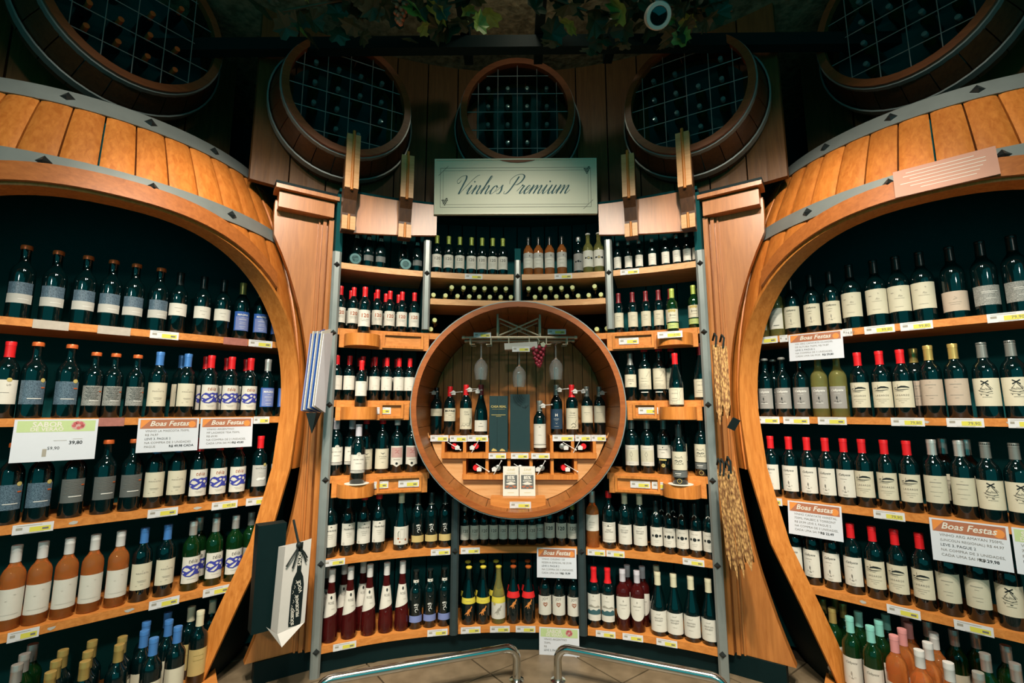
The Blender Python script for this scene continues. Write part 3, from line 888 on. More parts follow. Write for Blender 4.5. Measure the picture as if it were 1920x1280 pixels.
  ('rose', -0.623, 2.733, 17.7, 0), ('rose', -0.933, 2.717, 25.7, 1), ('rose', -0.838, 2.738, 23.2, 1), ('rose', -1.005, 2.658, 28.2, 1),
  ('birdb', -0.553, 2.754, 15.7, 0), ('birdb', -0.48, 2.773, 13.5, 0), ('birdb', -0.404, 2.79, 11.4, 0), ('mtn', 0.413, 2.788, -11.6, 0),
  ('mtn', 0.485, 2.772, -13.7, 0), ('rround', 0.562, 2.752, -15.9, 0), ('rround', 0.634, 2.73, -18.0, 0), ('rround', 0.603, 2.823, -16.5, 1),
  ('rround', 0.68, 2.799, -18.6, 1), ('ashb', 0.734, 2.694, -21.0, 0), ('ashb', 0.808, 2.664, -23.2, 0), ('ashb', 0.885, 2.629, -25.6, 0),
  ('ashb', 0.96, 2.591, -27.9, 0), ('ashb', 0.759, 2.802, -20.6, 1),
 ]),
 ('A6c', 0.135, [
  ('kangy', -0.273, 2.812, 7.6, 0), ('kangy', -0.194, 2.821, 5.4, 0), ('kangw', -0.109, 2.827, 3.1, 0), ('kangr', -0.027, 2.83, 0.7, 0),
  ('kangr', 0.056, 2.829, -1.6, 0), ('joy', 0.147, 2.825, -4.1, 0), ('joy', 0.223, 2.818, -6.3, 0), ('joy', 0.304, 2.807, -8.5, 0),
  ('kangy', -0.289, 2.911, 7.7, 1), ('kangy', -0.207, 2.92, 5.5, 1), ('kangy', -0.128, 2.926, 3.4, 1), ('kangr', -0.028, 2.93, 0.7, 1),
  ('kangr', 0.055, 2.929, -1.5, 1),
 ]),
 ('L5', 0.06, [
  ('scr', -1.829, 1.881, 45, 0), ('scr', -1.88, 1.957, 45, 0), ('scr', -1.927, 2.035, 45, 0), ('gold', -1.658, 1.832, 45, 0),
  ('gold', -1.713, 1.91, 45, 0), ('gold', -1.762, 1.989, 45, 0), ('gold', -1.602, 1.907, 45, 0), ('gold', -1.657, 1.981, 45, 0),
  ('gold', -1.715, 2.065, 45, 0), ('gold', -1.58, 2.035, 45, 0), ('gold', -1.622, 2.101, 45, 0), ('bluec', -1.575, 2.158, 45, 0),
  ('bluec', -1.633, 2.244, 45, 0), ('bluec', -1.485, 2.092, 45, 0), ('bluec', -1.61, 2.344, 45, 0), ('bluec', -1.545, 2.26, 45, 0),
  ('bluec', -1.461, 2.198, 45, 0), ('crmc', -1.545, 2.41, 45, 0), ('crmc', -1.471, 2.362, 45, 0), ('crmc', -1.499, 2.499, 45, 0),
 ]),
 ('R5', 0.06, [
  ('grgold', 1.488, 2.647, -45, 0), ('grgold', 1.496, 2.54, -45, 0), ('grgold', 1.57, 2.561, -45, 0), ('grgold', 1.472, 2.428, -45, 0),
  ('grgold', 1.561, 2.486, -45, 0), ('turq', 1.488, 2.332, -45, 0), ('turq', 1.568, 2.391, -45, 0), ('turq', 1.513, 2.239, -45, 0),
  ('turq', 1.594, 2.299, -45, 0), ('turq', 1.672, 2.362, -45, 0), ('pink', 1.549, 2.153, -45, 0), ('pink', 1.629, 2.213, -45, 0),
  ('pink', 1.705, 2.277, -45, 0), ('pink', 1.753, 2.356, -45, 0), ('wros', 1.551, 2.03, -45, 0), ('wros', 1.636, 2.092, -45, 0),
  ('wros', 1.732, 2.178, -45, 0), ('scr', 1.797, 2.288, -45, 0), ('scrg', 1.84, 2.208, -45, 0), ('scrg', 1.912, 2.188, -45, 0),
  ('wros', 1.582, 1.937, -45, 0), ('scrg', 1.78, 2.005, -45, 0), ('scrg', 1.628, 1.87, -45, 0), ('scrg', 1.922, 2.07, -45, 0),
  ('scrg', 1.82, 1.933, -45, 0),
 ]),
]
TAGS = [
 ('L1', -1.911, 1.913, 45, 0.108, 'film'),
 ('L1', -1.769, 2.055, 45, 0.112, 'film'),
 ('L1', -1.641, 2.183, 45, 0.11, 't'),
 ('L1', -1.431, 2.393, 45, 0.11, 'red'),
 ('L1', -1.348, 2.476, 45, 0.115, 't'),
 ('L2', -1.75, 2.074, 45, 0.087, 'red'),
 ('L2', -1.326, 2.498, 45, 0.076, 't'),
 ('L3', -1.89, 1.933, 45, 0.115, 't'),
 ('L3', -1.597, 2.227, 45, 0.112, 't'),
 ('L3', -1.423, 2.401, 45, 0.111, 't'),
 ('L3', -1.316, 2.508, 45, 0.116, 't'),
 ('L4', -1.881, 1.942, 45, 0.086, 't'),
 ('L4', -1.57, 2.254, 45, 0.111, 't'),
 ('L4', -1.426, 2.398, 45, 0.113, 't'),
 ('L4', -1.351, 2.473, 45, 0.081, 't'),
 ('R1', 1.306, 2.517, -45, 0.114, 't'),
 ('R1', 1.367, 2.457, -45, 0.038, 't'),
 ('R1', 1.561, 2.263, -45, 0.039, 't'),
 ('R1', 1.647, 2.177, -45, 0.112, 't'),
 ('R1', 1.739, 2.085, -45, 0.11, 't'),
 ('R1', 1.936, 1.888, -45, 0.116, 't'),
 ('R2', 1.291, 2.533, -45, 0.114, 't'),
 ('R2', 1.385, 2.439, -45, 0.116, 't'),
 ('R2', 1.493, 2.331, -45, 0.117, 't'),
 ('R2', 1.691, 2.133, -45, 0.114, 't'),
 ('R2', 1.82, 2.004, -45, 0.112, 't'),
 ('R2', 1.933, 1.891, -45, 0.074, 't'),
 ('R3', 1.281, 2.543, -45, 0.109, 't'),
 ('R3', 1.62, 2.204, -45, 0.11, 't'),
 ('R4', 1.63, 2.194, -45, 0.112, 't'),
 ('R4', 1.782, 2.042, -45, 0.113, 't'),
 ('A6', -0.867, 2.579, 25.7, 0.11, 't'),
 ('A6', -0.428, 2.731, 12.4, 0.106, 't'),
 ('A6', -0.255, 2.761, 7.3, 0.105, 't'),
 ('A6', -0.099, 2.775, 2.8, 0.106, 't'),
 ('A6', 0.039, 2.777, -1.1, 0.106, 't'),
 ('A6', 0.459, 2.723, -13.3, 0.102, 't'),
 ('A6', 0.593, 2.687, -17.3, 0.103, 't'),
 ('A6', 0.751, 2.63, -22.1, 0.101, 't'),
 ('A5', -0.928, 2.548, 27.7, 0.101, 't'),
 ('A5', -0.421, 2.732, 12.2, 0.103, 't'),
 ('A5', -0.262, 2.76, 7.5, 0.104, 't'),
 ('A5', 0.422, 2.732, -12.2, 0.094, 't'),
 ('A5', 0.52, 2.708, -15.1, 0.095, 't'),
 ('A5', 0.885, 2.57, -26.3, 0.103, 't'),
 ('A4', -0.742, 2.618, 22.0, 0.106, 'f'),
 ('A4', -0.591, 2.672, 17.3, 0.11, 'f'),
 ('A4', 0.652, 2.652, -19.2, 0.103, 'f'),
 ('A4', 0.756, 2.613, -22.4, 0.103, 'f'),
 ('A3', -0.739, 2.62, 21.9, 0.098, 'f'),
 ('A3', 0.705, 2.633, -20.8, 0.104, 'f'),
 ('A2', 0.62, 2.663, -18.2, 0.108, 'f'),
 ('A1', 0.641, 2.671, -18.7, 0.105, 't'),
 ('A1', -0.261, 2.76, 7.5, 0.104, 't'),
 ('A1', 0.27, 2.759, -7.8, 0.104, 't'),
]
SIGNS = [
 ('L2', -1.862, 1.949, 45, 0.249, 0.165, 'sabor'),
 ('L2', -1.597, 2.214, 45, 0.231, 0.15, 'boas1'),
 ('L2', -1.43, 2.381, 45, 0.229, 0.145, 'boas2'),
 ('R1', 1.459, 2.352, -45, 0.232, 0.135, 'boas3'),
 ('R3', 1.411, 2.401, -45, 0.225, 0.155, 'boas4'),
 ('R3', 1.79, 2.021, -45, 0.231, 0.165, 'boas5'),
 ('R3', 1.935, 1.876, -45, 0.163, 0.165, 'sabor2'),
 ('A5', 0.209, 2.757, -6.0, 0.214, 0.15, 'boas6'),
 ('A6', 0.217, 2.756, -6.3, 0.212, 0.15, 'sabor3'),
]

# ================================================================== BOTTLES
SHAPES = {
 'bord': [(0, 0.004), (0.033, 0), (0.037, 0.004), (0.037, 0.186), (0.0355, 0.200), (0.030, 0.214), (0.0205, 0.227), (0.0158, 0.238), (0.0148, 0.252), (0.0148, 0.293), (0.0160, 0.294), (0.0160, 0.300), (0.0145, 0.302), (0, 0.302)],
 'fat': [(0, 0.004), (0.038, 0), (0.0395, 0.005), (0.0402, 0.182), (0.0385, 0.200), (0.032, 0.216), (0.022, 0.229), (0.0168, 0.241), (0.0158, 0.256), (0.0158, 0.298), (0.017, 0.299), (0.017, 0.305), (0.0155, 0.307), (0, 0.307)],
 'burg': [(0, 0.004), (0.037, 0), (0.0405, 0.005), (0.0405, 0.118), (0.038, 0.143), (0.031, 0.172), (0.0225, 0.203), (0.0170, 0.228), (0.0150, 0.252), (0.0148, 0.293), (0.0160, 0.294), (0.0160, 0.300), (0.0145, 0.302), (0, 0.302)],
 'tall': [(0, 0.004), (0.034, 0), (0.038, 0.008), (0.0385, 0.045), (0.0365, 0.085), (0.0315, 0.140), (0.0255, 0.190), (0.0195, 0.235), (0.0160, 0.270), (0.0148, 0.300), (0.0148, 0.336), (0.0158, 0.337), (0.0158, 0.343), (0.014, 0.345), (0, 0.345)],
}
def rfun_of(sh):
    pr = [p for p in SHAPES[sh][1:-1]]
    def f(z):
        z = max(pr[1][1], min(pr[-1][1], z))
        for (r0, z0), (r1, z1) in zip(pr[1:], pr[2:]):
            if z <= z1: return r0 + (r1 - r0) * ((z - z0) / (z1 - z0) if z1 > z0 else 0)
        return pr[-1][0]
    return f

_BODY = {}
def body_mesh(sh, glass):
    if (sh, glass) not in _BODY:
        _BODY[sh, glass] = MB().lathe(SHAPES[sh], 22).mesh('bottle', glass, True, 50)
    return _BODY[sh, glass]
_CAP = {}
def cap_mesh(sh, col, style):
    k = (sh, col, style)
    if k in _CAP: return _CAP[k]
    rf = rfun_of(sh); H = SHAPES[sh][-1][1]
    if style == 'foil':
        pr = [(rf(H - .062) + .0009, H - .062), (rf(H - .05) + .001, H - .05), (.0162, H - .016), (.0168, H - .0155), (.0168, H - .0135), (.0166, H - .0125), (.0172, H - .003), (.0160, H + .0012), (0, H + .0015)]
    elif style == 'screw':
        pr = [(.0166, H - .06), (.0168, H - .02), (.0172, H - .019), (.0166, H - .0175), (.0172, H - .015), (.0166, H - .013), (.0172, H - .003), (.0164, H + .0015), (0, H + .002)]
    elif style == 'ring':
        pr = [(.0166, H - .016), (.0192, H - .0155), (.0196, H - .004), (.0180, H + .0015), (0, H + .002)]
    elif style == 'short':
        pr = [(.0162, H - .034), (.0170, H - .033), (.0172, H - .008), (.0150, H + .0025), (0, H + .004)]
    elif style == 'long':
        pr = [(rf(H - .075) + .0009, H - .075), (rf(H - .055) + .001, H - .055), (.0160, H - .016), (.0168, H - .0155), (.0172, H - .003), (.0155, H + .0015), (0, H + .002)]
    elif style == 'knob':
        pr = [(.0162, H - .008), (.0178, H - .006), (.0178, H + .001), (.012, H + .005), (0, H + .0055)]
    _CAP[k] = MB().lathe(pr, 18).mesh('cap', 'cap_' + col, True, 45)
    return _CAP[k]

def label_mesh(sh, z0, z1, ha, mat, eps=0.0006, top=None, bot=None, name='label'):
    rf = rfun_of(sh)
    m = MB()
    nu = max(6, int(ha / 6))
    def fn(u, v):
        a = R_(-ha + 2 * ha * u)
        x = 2 * u - 1
        lo = z0 + (bot(x) if bot else 0); hi = z1 + (top(x) if top else 0)
        z = lo + (hi - lo) * v
        r = rf(z) + eps
        return (r * math.sin(a), -r * math.cos(a), z)
    m.grid(fn, nu, 5)
    return m.mesh(name, mat, True, 60)

# --- small drawings for labels (x across, y = height on the bottle) ---
def bars(f, y, n, w, gap=0.004, th=0.0011):
    for i in range(n):
        f.rect(0, y - i * gap, w * (1 - 0.18 * (i % 3)), th)
    return f
def hills(f, y, w):       # estate drawing: long dark hill with three arches
    f.poly([(-w * .28, y), (-w * .2, y + .006), (0, y + .0115), (w * .2, y + .011), (w * .42, y + .006), (w * .48, y + .001), (w * .3, y + .003), (0, y + .0035)])
    f.poly([(-w * .5, y + .003), (-w * .3, y + .005), (-w * .3, y + .003), (-w * .42, y + .0015)])
    f.rect(-w * .2, y + .008, .0012, .02)
    f.poly([(-w * .5, y - .003), (-w * .1, y - .0055), (w * .5, y - .003), (w * .1, y - .008), (-w * .2, y - .0085)])
    f.line([(-w * .48, y - .011), (w * .1, y - .014)], .0009)
    return f
def windmill(f, y):
    for s in (1, -1):
        f.line([(-.011, y + s * .008), (.011, y - s * .008)], .0042)
    f.line([(.002, y - .006), (.016, y - .028)], .0022)
    f.line([(.006, y - .006), (.021, y - .026)], .001)
    f.line([(-.004, y - .008), (-.015, y - .026), (-.018, y - .034), (.006, y - .040), (.018, y - .034)], .0011)
    for k in range(9):
        a = k * 2.4
        f.line([(-.015 + .0035 * k, y - .02 - .002 * (k % 4)), (-.011 + .0035 * k, y - .026 - .0016 * (k % 3)), (-.013 + .0036 * k, y - .031)], .0008)
    f.line([(-.022, y - .030), (-.012, y - .037), (.004, y - .039), (.020, y - .035)], .0014)
    f.line([(-.02, y - .044), (-.005, y - .046), (.02, y - .043)], .0009)
    f.poly([(-.017, y - .047), (-.012, y - .048), (-.015, y - .051)]); f.poly([(-.002, y - .049), (.008, y - .050), (.004, y - .053), (0, y - .052)])
    f.rect(.002, y - .058, .028, .0009)
    return f
def mountain_blue(f, y, w):
    f.poly([(-w * .5, y + .010), (-w * .40, y + .020), (-w * .26, y + .027), (-w * .10, y + .022), (w * .06, y + .028), (w * .22, y + .025), (w * .36, y + .029), (w * .5, y + .024), (w * .5, y - .012), (w * .34, y - .020), (w * .12, y - .017), (-w * .08, y - .025), (-w * .30, y - .022), (-w * .5, y - .010)])
    return f
def mountain_light(f, y, w):
    f.poly([(-w * .44, y + .004), (-w * .34, y + .016), (-w * .20, y + .014), (-w * .08, y + .004), (-w * .24, y - .003)])
    f.poly([(-w * .26, y - .018), (-w * .06, y - .004), (w * .10, y + .004), (w * .03, y - .010), (-w * .10, y - .020)])
    f.poly([(w * .02, y + .020), (w * .12, y + .016), (w * .04, y + .008), (-w * .04, y + .014)])
    f.poly([(w * .20, y + .018), (w * .32, y + .012), (w * .26, y + .002), (w * .14, y + .008)])
    f.poly([(w * .30, y - .004), (w * .44, y + .006), (w * .42, y - .010), (w * .34, y - .012)])
    f.poly([(-w * .46, y - .004), (-w * .36, y - .006), (-w * .42, y - .014)])
    return f
def hopper(f, y, s=1.0):   # leaping animal silhouette
    p = [(-.020, -.020), (-.014, -.010), (-.006, -.003), (-.004, .004), (.002, .010), (.009, .013), (.013, .020), (.016, .0255), (.0175, .020), (.0195, .0185), (.016, .014), (.013, .008), (.0125, .003), (.015, -.001), (.0135, -.002), (.009, 0), (.006, -.005), (.004, -.009), (.007, -.020), (.004, -.021), (.0005, -.011), (-.003, -.012), (-.002, -.022), (-.005, -.022), (-.008, -.011), (-.013, -.014)]
    return f.poly([(a * s, y + b * s) for a, b in p])
def heart(f, y, s, w):
    pts = []
    for i in range(25):
        t = 2 * PI * i / 24
        pts.append((s * math.sin(t) ** 3, y + s * (0.8125 * math.cos(t) - 0.3125 * math.cos(2 * t) - 0.125 * math.cos(3 * t) - 0.0625 * math.cos(4 * t))))
    return f.line(pts, w)
def plant(f, y):
    f.line([(0, y - .012), (.001, y), (-.002, y + .008)], .001)
    f.poly([(0, y - .002), (-.004, y + .004), (-.0035, y + .011), (-.001, y + .016), (.002, y + .008)])
    f.line([(-.004, y - .012), (.005, y - .013)], .0022)
    for x in (-.012, -.008, .008, .012): f.line([(x, y - .011), (x + .001, y - .005)], .0009)
    return f
def bird(f, y):
    f.line([(-.010, y + .004), (-.002, y + .008), (.006, y + .004), (.003, y - .004), (-.006, y - .008), (-.004, y - .018), (.002, y - .020)], .0026)
    f.line([(.004, y + .006), (.009, y + .014), (.010, y + .022)], .0018)
    f.line([(-.006, y - .002), (.009, y - .006), (.010, y - .012)], .002)
    for x, yy, h in ((-.010, .018, .008), (-.004, .019, .010), (.002, .020, .009)): f.rect(x, y + yy, .0042, h)
    return f
def face(f, y):           # sketchy animal face
    f.line([(-.02, y + .012), (-.017, y + .024), (-.010, y + .016), (.008, y + .016), (.014, y + .024), (.018, y + .012)], .0011)
    f.line([(-.022, y), (-.012, y + .004), (-.002, y - .002), (.006, y + .003), (.018, y + .001)], .0024)
    f.ring(-.010, y - .002, .0045, .0011); f.ring(.009, y - .002, .0045, .0011)
    f.poly([(-.003, y - .007), (.003, y - .007), (0, y - .011)])
    f.line([(-.012, y - .014), (-.004, y - .018), (0, y - .014), (.004, y - .018), (.013, y - .014)], .0011)
    for s in (-1, 1):
        for k in range(3): f.line([(s * .014, y - .010 - .003 * k), (s * .024, y - .008 - .005 * k)], .0007)
    return f

# kind: shape, glass, (cap colour, cap style), description, [label patches (z0,z1,half angle,material)], [(material, drawing)], scale
def F(): return Flat()
KINDS = {
 'cop1': ('fat', 'glass_dark', ('copper', 'ring'), 'black bottle, copper ring, blue-grey foil label', [(.062, .148, 60, 'paper_speckle'), (.062, .100, 64, 'paper_lgrey')], [('print_whiteink', F().rect(.014, .079, .034, .0022))], 1.0),
 'cop2': ('fat', 'glass_dark', ('copper', 'ring'), 'black bottle, orange ring cap, charcoal label', [(.055, .150, 62, 'paper_speckle')], [('print_whiteink', F().rect(.008, .078, .044, .003)), ('print_goldink', F().disc(.027, .152, .0085)), ('cap', F().rect(.030, .122, .014, .005))], 1.0),
 'cop3': ('bord', 'glass_dark', ('copper', 'ring'), 'dark bottle, orange ring cap, grey text label', [(.055, .146, 64, 'paper_greytext')], [('print_ink', bars(F(), .138, 10, .050, .0058, .0016)), ('print_whiteink', F().rect(.010, .077, .034, .0028)), ('cap', F().rect(.030, .120, .010, .005))], .93),
 'cop4': ('fat', 'glass_dark', ('copper', 'ring'), 'dark bottle, orange ring cap, dark grey text label', [(.060, .155, 62, 'paper_dgrey')], [('print_greyink', bars(F(), .148, 10, .056, .0058, .0014)), ('print_whiteink', F().rect(.010, .085, .042, .0035)), ('cap', F().rect(.032, .130, .012, .005))], 1.0),
 'arch': ('bord', 'glass_dark', ('black', 'foil'), 'black bottle, black cap, plain off-white label', [(.085, .145, 70, 'paper_white')], [('print_paleink', F().rect(0, .122, .03, .0008).rect(0, .105, .014, .0008))], 1.0),
 'wcrm': ('bord', 'glass_dark', ('red', 'foil'), 'dark bottle, red cap, white label', [(.055, .150, 70, 'paper_white')], [('print_goldink', F().disc(.012, .150, .008)), ('print_greyink', F().text('LO', .010, .012, .13).rect(0, .1, .03, .001))], 1.0),
 'magna_g': ('bord', 'glass_dark', ('gold', 'foil'), 'dark bottle, gold cork neck, blue label', [(.045, .145, 66, 'paper_blue'), (.047, .118, 52, 'paper_lblue')], [('print_whiteink', F().text('MAGNA', .014, 0, .127, bold=.0004).rect(0, .112, .014, .0012).rect(0, .103, .034, .002).rect(0, .088, .026, .0012).rect(0, .08, .03, .0012).rect(0, .066, .028, .0012).rect(0, .057, .018, .0012))], 1.0),
 'magna_s': ('bord', 'glass_dark', ('silver', 'foil'), 'dark bottle, silver cap, blue label', [(.050, .150, 66, 'paper_blue'), (.054, .146, 50, 'paper_lblue')], [('print_whiteink', F().text('MAGNA', .014, 0, .128, bold=.0004).rect(0, .114, .014, .0012).rect(0, .101, .040, .0022).rect(0, .090, .026, .0012).rect(0, .082, .03, .0012).rect(0, .066, .028, .0012).rect(0, .057, .018, .0012))], 1.0),
 'masc': ('bord', 'glass_dark', ('blue', 'foil'), 'dark bottle, blue cap, cream label', [(.050, .158, 74, 'paper_cream')], [('print_greyink', F().text('LA', .005, 0, .128).text('MASCOTA', .0082, 0, .118, space=1.3)), ('print_paleink', bars(F(), .088, 2, .032, .005).rect(0, .072, .01, .001).rect(-.018, .068, .006, .001))], 1.0),
 'teia_r': ('bord', 'glass_dark', ('red', 'foil'), 'dark bottle, red cap, blue mountain label', [(.034, .156, 72, 'paper_white')], [('print_redink', F().text('téia', .026, 0, .136, shear=.25)), ('print_blueink', mountain_blue(F(), .090, .088)), ('print_light', mountain_light(F(), .090, .088)), ('print_paleink', F().rect(0, .056, .034, .0009).rect(0, .05, .024, .0009))], 1.0),
 'teia_w': ('bord', 'glass_green', ('silver', 'screw'), 'green bottle, pale cap, blue mountain label', [(.034, .150, 72, 'paper_white')], [('print_greyink', F().text('téia', .026, 0, .131, shear=.25)), ('print_blueink', mountain_blue(F(), .088, .088)), ('print_light', mountain_light(F(), .088, .088)), ('print_paleink', F().rect(0, .054, .034, .0009))], 1.0),
 'julia_r': ('bord', 'glass_dark', ('red', 'foil'), 'dark bottle, red cap, silver-grey label', [(.050, .156, 70, 'paper_lgrey')], [('print_whiteink', F().text('SANTA JULIA', .0095, 0, .142, bold=.0004).rect(0, .124, .020, .0014).rect(0, .118, .03, .0014).poly([(-.022, .084), (-.012, .094), (.004, .092), (.02, .096), (.025, .088), (.016, .080), (0, .083), (-.014, .079)])), ('print_ink', F().text('SANTA JULIA', .0095, .0007, .1413)), ('print_goldink', F().disc(.016, .158, .008))], 1.0),
 'julia_g': ('bord', 'glass_green', ('grey', 'screw'), 'green bottle, grey cap, silver-grey label', [(.040, .140, 70, 'paper_grey')], [('print_whiteink', F().text('SANTA JULIA', .0095, 0, .127, bold=.0004).rect(0, .112, .020, .0014).rect(0, .106, .03, .0014).poly([(-.022, .074), (-.012, .084), (.004, .082), (.02, .086), (.025, .078), (.016, .070), (0, .073), (-.014, .069)]))], 1.0),
 'rosew': ('bord', 'glass_rose', ('white', 'screw'), 'rosé bottle, white cap, blank white label', [(.040, .150, 76, 'paper_white')], [('print_paleink', F().rect(.0, .058, .06, .0007).rect(.012, .128, .007, .001).rect(-.01, .108, .006, .001))], 1.0),
 'gdark': ('bord', 'glass_green', ('grey', 'screw'), 'green bottle with grey cap', [], [], 1.02),
 'ywhite': ('bord', 'glass_yellow', ('gold', 'foil'), 'yellow-green bottle, gold cap, white label', [(.040, .150, 60, 'paper_white')], [('print_paleink', F().rect(0, .118, .03, .001).rect(0, .1, .02, .001)), ('print_ink', F().rect(.004, .058, .026, .0022)), ('print_greyink', F().poly([(-.03, .12), (.012, .15), (-.03, .15)]))], 1.0),
 'caf_k': ('bord', 'glass_dark', ('black', 'foil'), 'dark bottle, dark cap, cream signature label', [(.036, .148, 72, 'paper_cream')], [('print_ink', F().text('Cafayate', .0125, 0, .128, shear=.35)), ('print_greyink', F().rect(-.004, .110, .02, .001).rect(-.004, .098, .014, .001)), ('print_paleink', plant(F(), .068))], 1.0),
 'caf_w': ('bord', 'glass_dark', ('red', 'foil'), 'dark bottle, red cap, white signature label', [(.036, .160, 70, 'paper_white')], [('print_ink', F().text('Cafayate', .0135, 0, .137, shear=.35)), ('print_greyink', F().rect(-.004, .118, .026, .001).rect(0, .106, .004, .0012)), ('print_greyink2', plant(F(), .072)), ('print_paleink', F().rect(0, .048, .02, .001).rect(0, .043, .016, .001))], 1.0),
 'caf_g': ('bord', 'glass_dark', ('silver', 'knob'), 'dark bottle, silver knob top, grey signature label', [(.040, .146, 70, 'paper_grey')], [('print_whiteink', F().text('Cafayate', .0150, 0, .127, shear=.35, bold=.0005).rect(0, .110, .024, .0013).rect(0, .066, .036, .0026).rect(.0, .139, .03, .001)), ('print_ink', plant(F(), .084))], 1.0),
 'caf_y': ('bord', 'glass_yellow', ('gold', 'knob'), 'clear yellow bottle, grey signature label', [(.040, .146, 62, 'paper_grey')], [('print_whiteink', F().text('Cafayate', .0150, 0, .127, shear=.35, bold=.0005).rect(0, .110, .024, .0013).rect(0, .066, .032, .0026)), ('print_ink', plant(F(), .084))], 1.0),
 'lag': ('bord', 'glass_dark', ('red', 'foil'), 'dark bottle, red cap, hillside drawing label', [(.044, .160, 74, 'paper_cream')], [('print_ink', hills(F(), .128, .062)), ('print_greyink', F().text('LAGARDE', .0098, 0, .098, space=1.25)), ('print_paleink', F().rect(0, .082, .05, .001).rect(0, .074, .03, .001).rect(0, .066, .012, .001))], 1.0),
 'tall': ('fat', 'glass_dark', ('black', 'foil'), 'broad black bottle with tall cream label', [(.055, .168, 74, 'paper_cream2')], [('print_paleink', F().poly([(.008, .150), (.014, .147), (.010, .144)]).rect(-.02, .138, .012, .002).text('Fin', .012, .006, .122, shear=.4).rect(.004, .112, .036, .0009).rect(0, .075, .03, .0009))], 1.04),
 'wide': ('fat', 'glass_dark', ('black', 'foil'), 'broad black bottle with wide blank cream label', [(.030, .112, 85, 'paper_tan')], [('print_paleink', F().line([(.0, .09), (.008, .082), (-.004, .078)], .001).rect(0, .066, .04, .0008).rect(0, .058, .03, .0008))], 1.04),
 'band': ('fat', 'glass_dark', ('black', 'foil'), 'broad black bottle with silvery band label', [(.040, .118, 68, 'paper_greytext')], [('print_whiteink', F().rect(.008, .094, .05, .002).rect(.004, .088, .04, .0016).rect(.01, .066, .03, .0016))], 1.04),
 'tan': ('bord', 'glass_dark', ('gold', 'foil'), 'dark bottle, gold cap, beige label', [(.050, .158, 76, 'paper_tan')], [('print_paleink', F().text('LA', .004, 0, .148).rect(0, .136, .036, .0025).rect(0, .124, .012, .001).rect(0, .092, .04, .0012).rect(0, .08, .012, .001))], 1.03),
 'tan2': ('bord', 'glass_dark', ('silver', 'foil'), 'dark bottle with beige label under promotional sign', [(.050, .158, 76, 'paper_cream2')], [('print_paleink', F().rect(0, .130, .036, .0022).rect(0, .118, .012, .001).rect(0, .09, .03, .001).rect(.004, .078, .02, .001))], 1.03),
 'crm': ('bord', 'glass_dark', ('silver', 'foil'), 'dark bottle, silver cap, cream label', [(.050, .158, 76, 'paper_cream2')], [('print_paleink', F().rect(0, .144, .008, .001).rect(0, .132, .036, .0025).rect(0, .114, .03, .0009).rect(0, .094, .04, .0009).rect(0, .078, .02, .0009))], 1.03),
 'mill': ('fat', 'glass_dark', ('grey', 'foil'), 'dark bottle, grey cap, windmill drawing label', [(.048, .160, 78, 'paper_cream')], [('print_ink', windmill(F(), .142))], 1.0),
 'scr': ('bord', 'glass_green', ('silver', 'screw'), 'bottle with silver screw cap', [(.05, .14, 70, 'paper_white')], [], 1.0),
 'scrg': ('bord', 'glass_green', ('silver', 'screw'), 'green bottle, silver screw cap, cream label', [(.05, .14, 70, 'paper_cream')], [], 1.0),
 'gold': ('bord', 'glass_dark', ('gold', 'screw'), 'dark bottle with gold screw cap', [(.05, .14, 70, 'paper_cream')], [], 1.0),
 'bluec': ('bord', 'glass_dark', ('blue', 'foil'), 'dark bottle with blue cap', [(.05, .15, 70, 'paper_cream')], [], 1.0),
 'crmc': ('bord', 'glass_dark', ('cream', 'foil'), 'dark bottle, cream cap, yellow label', [(.04, .15, 70, 'paper_ochre')], [('print_goldink', F().line([(-.02, .125), (.02, .125), (.02, .105), (-.02, .105), (-.02, .125)], .0014))], 1.0),
 'grgold': ('bord', 'glass_green', ('gold', 'foil'), 'green bottle, gold cap, white label', [(.035, .15, 70, 'paper_white')], [('print_greyink', F().text('Cafayate', .0125, 0, .132, shear=.35)), ('print_ink', plant(F(), .075))], 1.0),
 'turq': ('bord', 'glass_green', ('turq', 'foil'), 'green bottle, turquoise cap, white label', [(.03, .145, 70, 'paper_white')], [('print_greyink', F().text('Cafayate', .0125, 0, .125, shear=.35)), ('print_paleink', plant(F(), .075))], 1.0),
 'pink': ('bord', 'glass_rose', ('pink', 'foil'), 'rosé bottle with pink cap', [(.03, .13, 70, 'paper_white')], [], 1.0),
 'wros': ('bord', 'glass_rose', ('white', 'screw'), 'rosé bottle with white screw cap', [(.03, .13, 70, 'paper_white')], [], 1.0),
 # niche
 'magn': ('burg', 'glass_dark', ('black', 'foil'), 'black bottle with white square neck label', [(.205, .228, 40, 'paper_white'), (.05, .09, 50, 'paper_dgrey')], [('print_ink', F().rect(0, .2165, .006, .014))], .83),
 'mini': ('bord', 'glass_dark', ('silver', 'short'), 'miniature dark bottle with white label', [(.04, .15, 66, 'paper_white')], [('print_greyink', F().rect(0, .11, .03, .002).rect(0, .09, .02, .002))], .62),
 'n120g': ('bord', 'glass_dark', ('green', 'foil'), 'dark half bottle, green cap, white 120 label', [(.050, .150, 76, 'paper_white')], [('print_greyink', F().text('120', .032, 0, .117, bold=.0006)), ('print_paleink', F().rect(0, .094, .05, .0012).rect(0, .085, .04, .0012).rect(0, .074, .03, .0012))], .80),
 'n120': ('bord', 'glass_dark', ('black', 'foil'), 'dark half bottle, dark cap, white 120 label', [(.050, .150, 76, 'paper_white')], [('print_ink', F().text('120', .034, 0, .115, bold=.0006)), ('print_paleink', F().rect(0, .092, .05, .0012).rect(0, .083, .04, .0012))], .80),
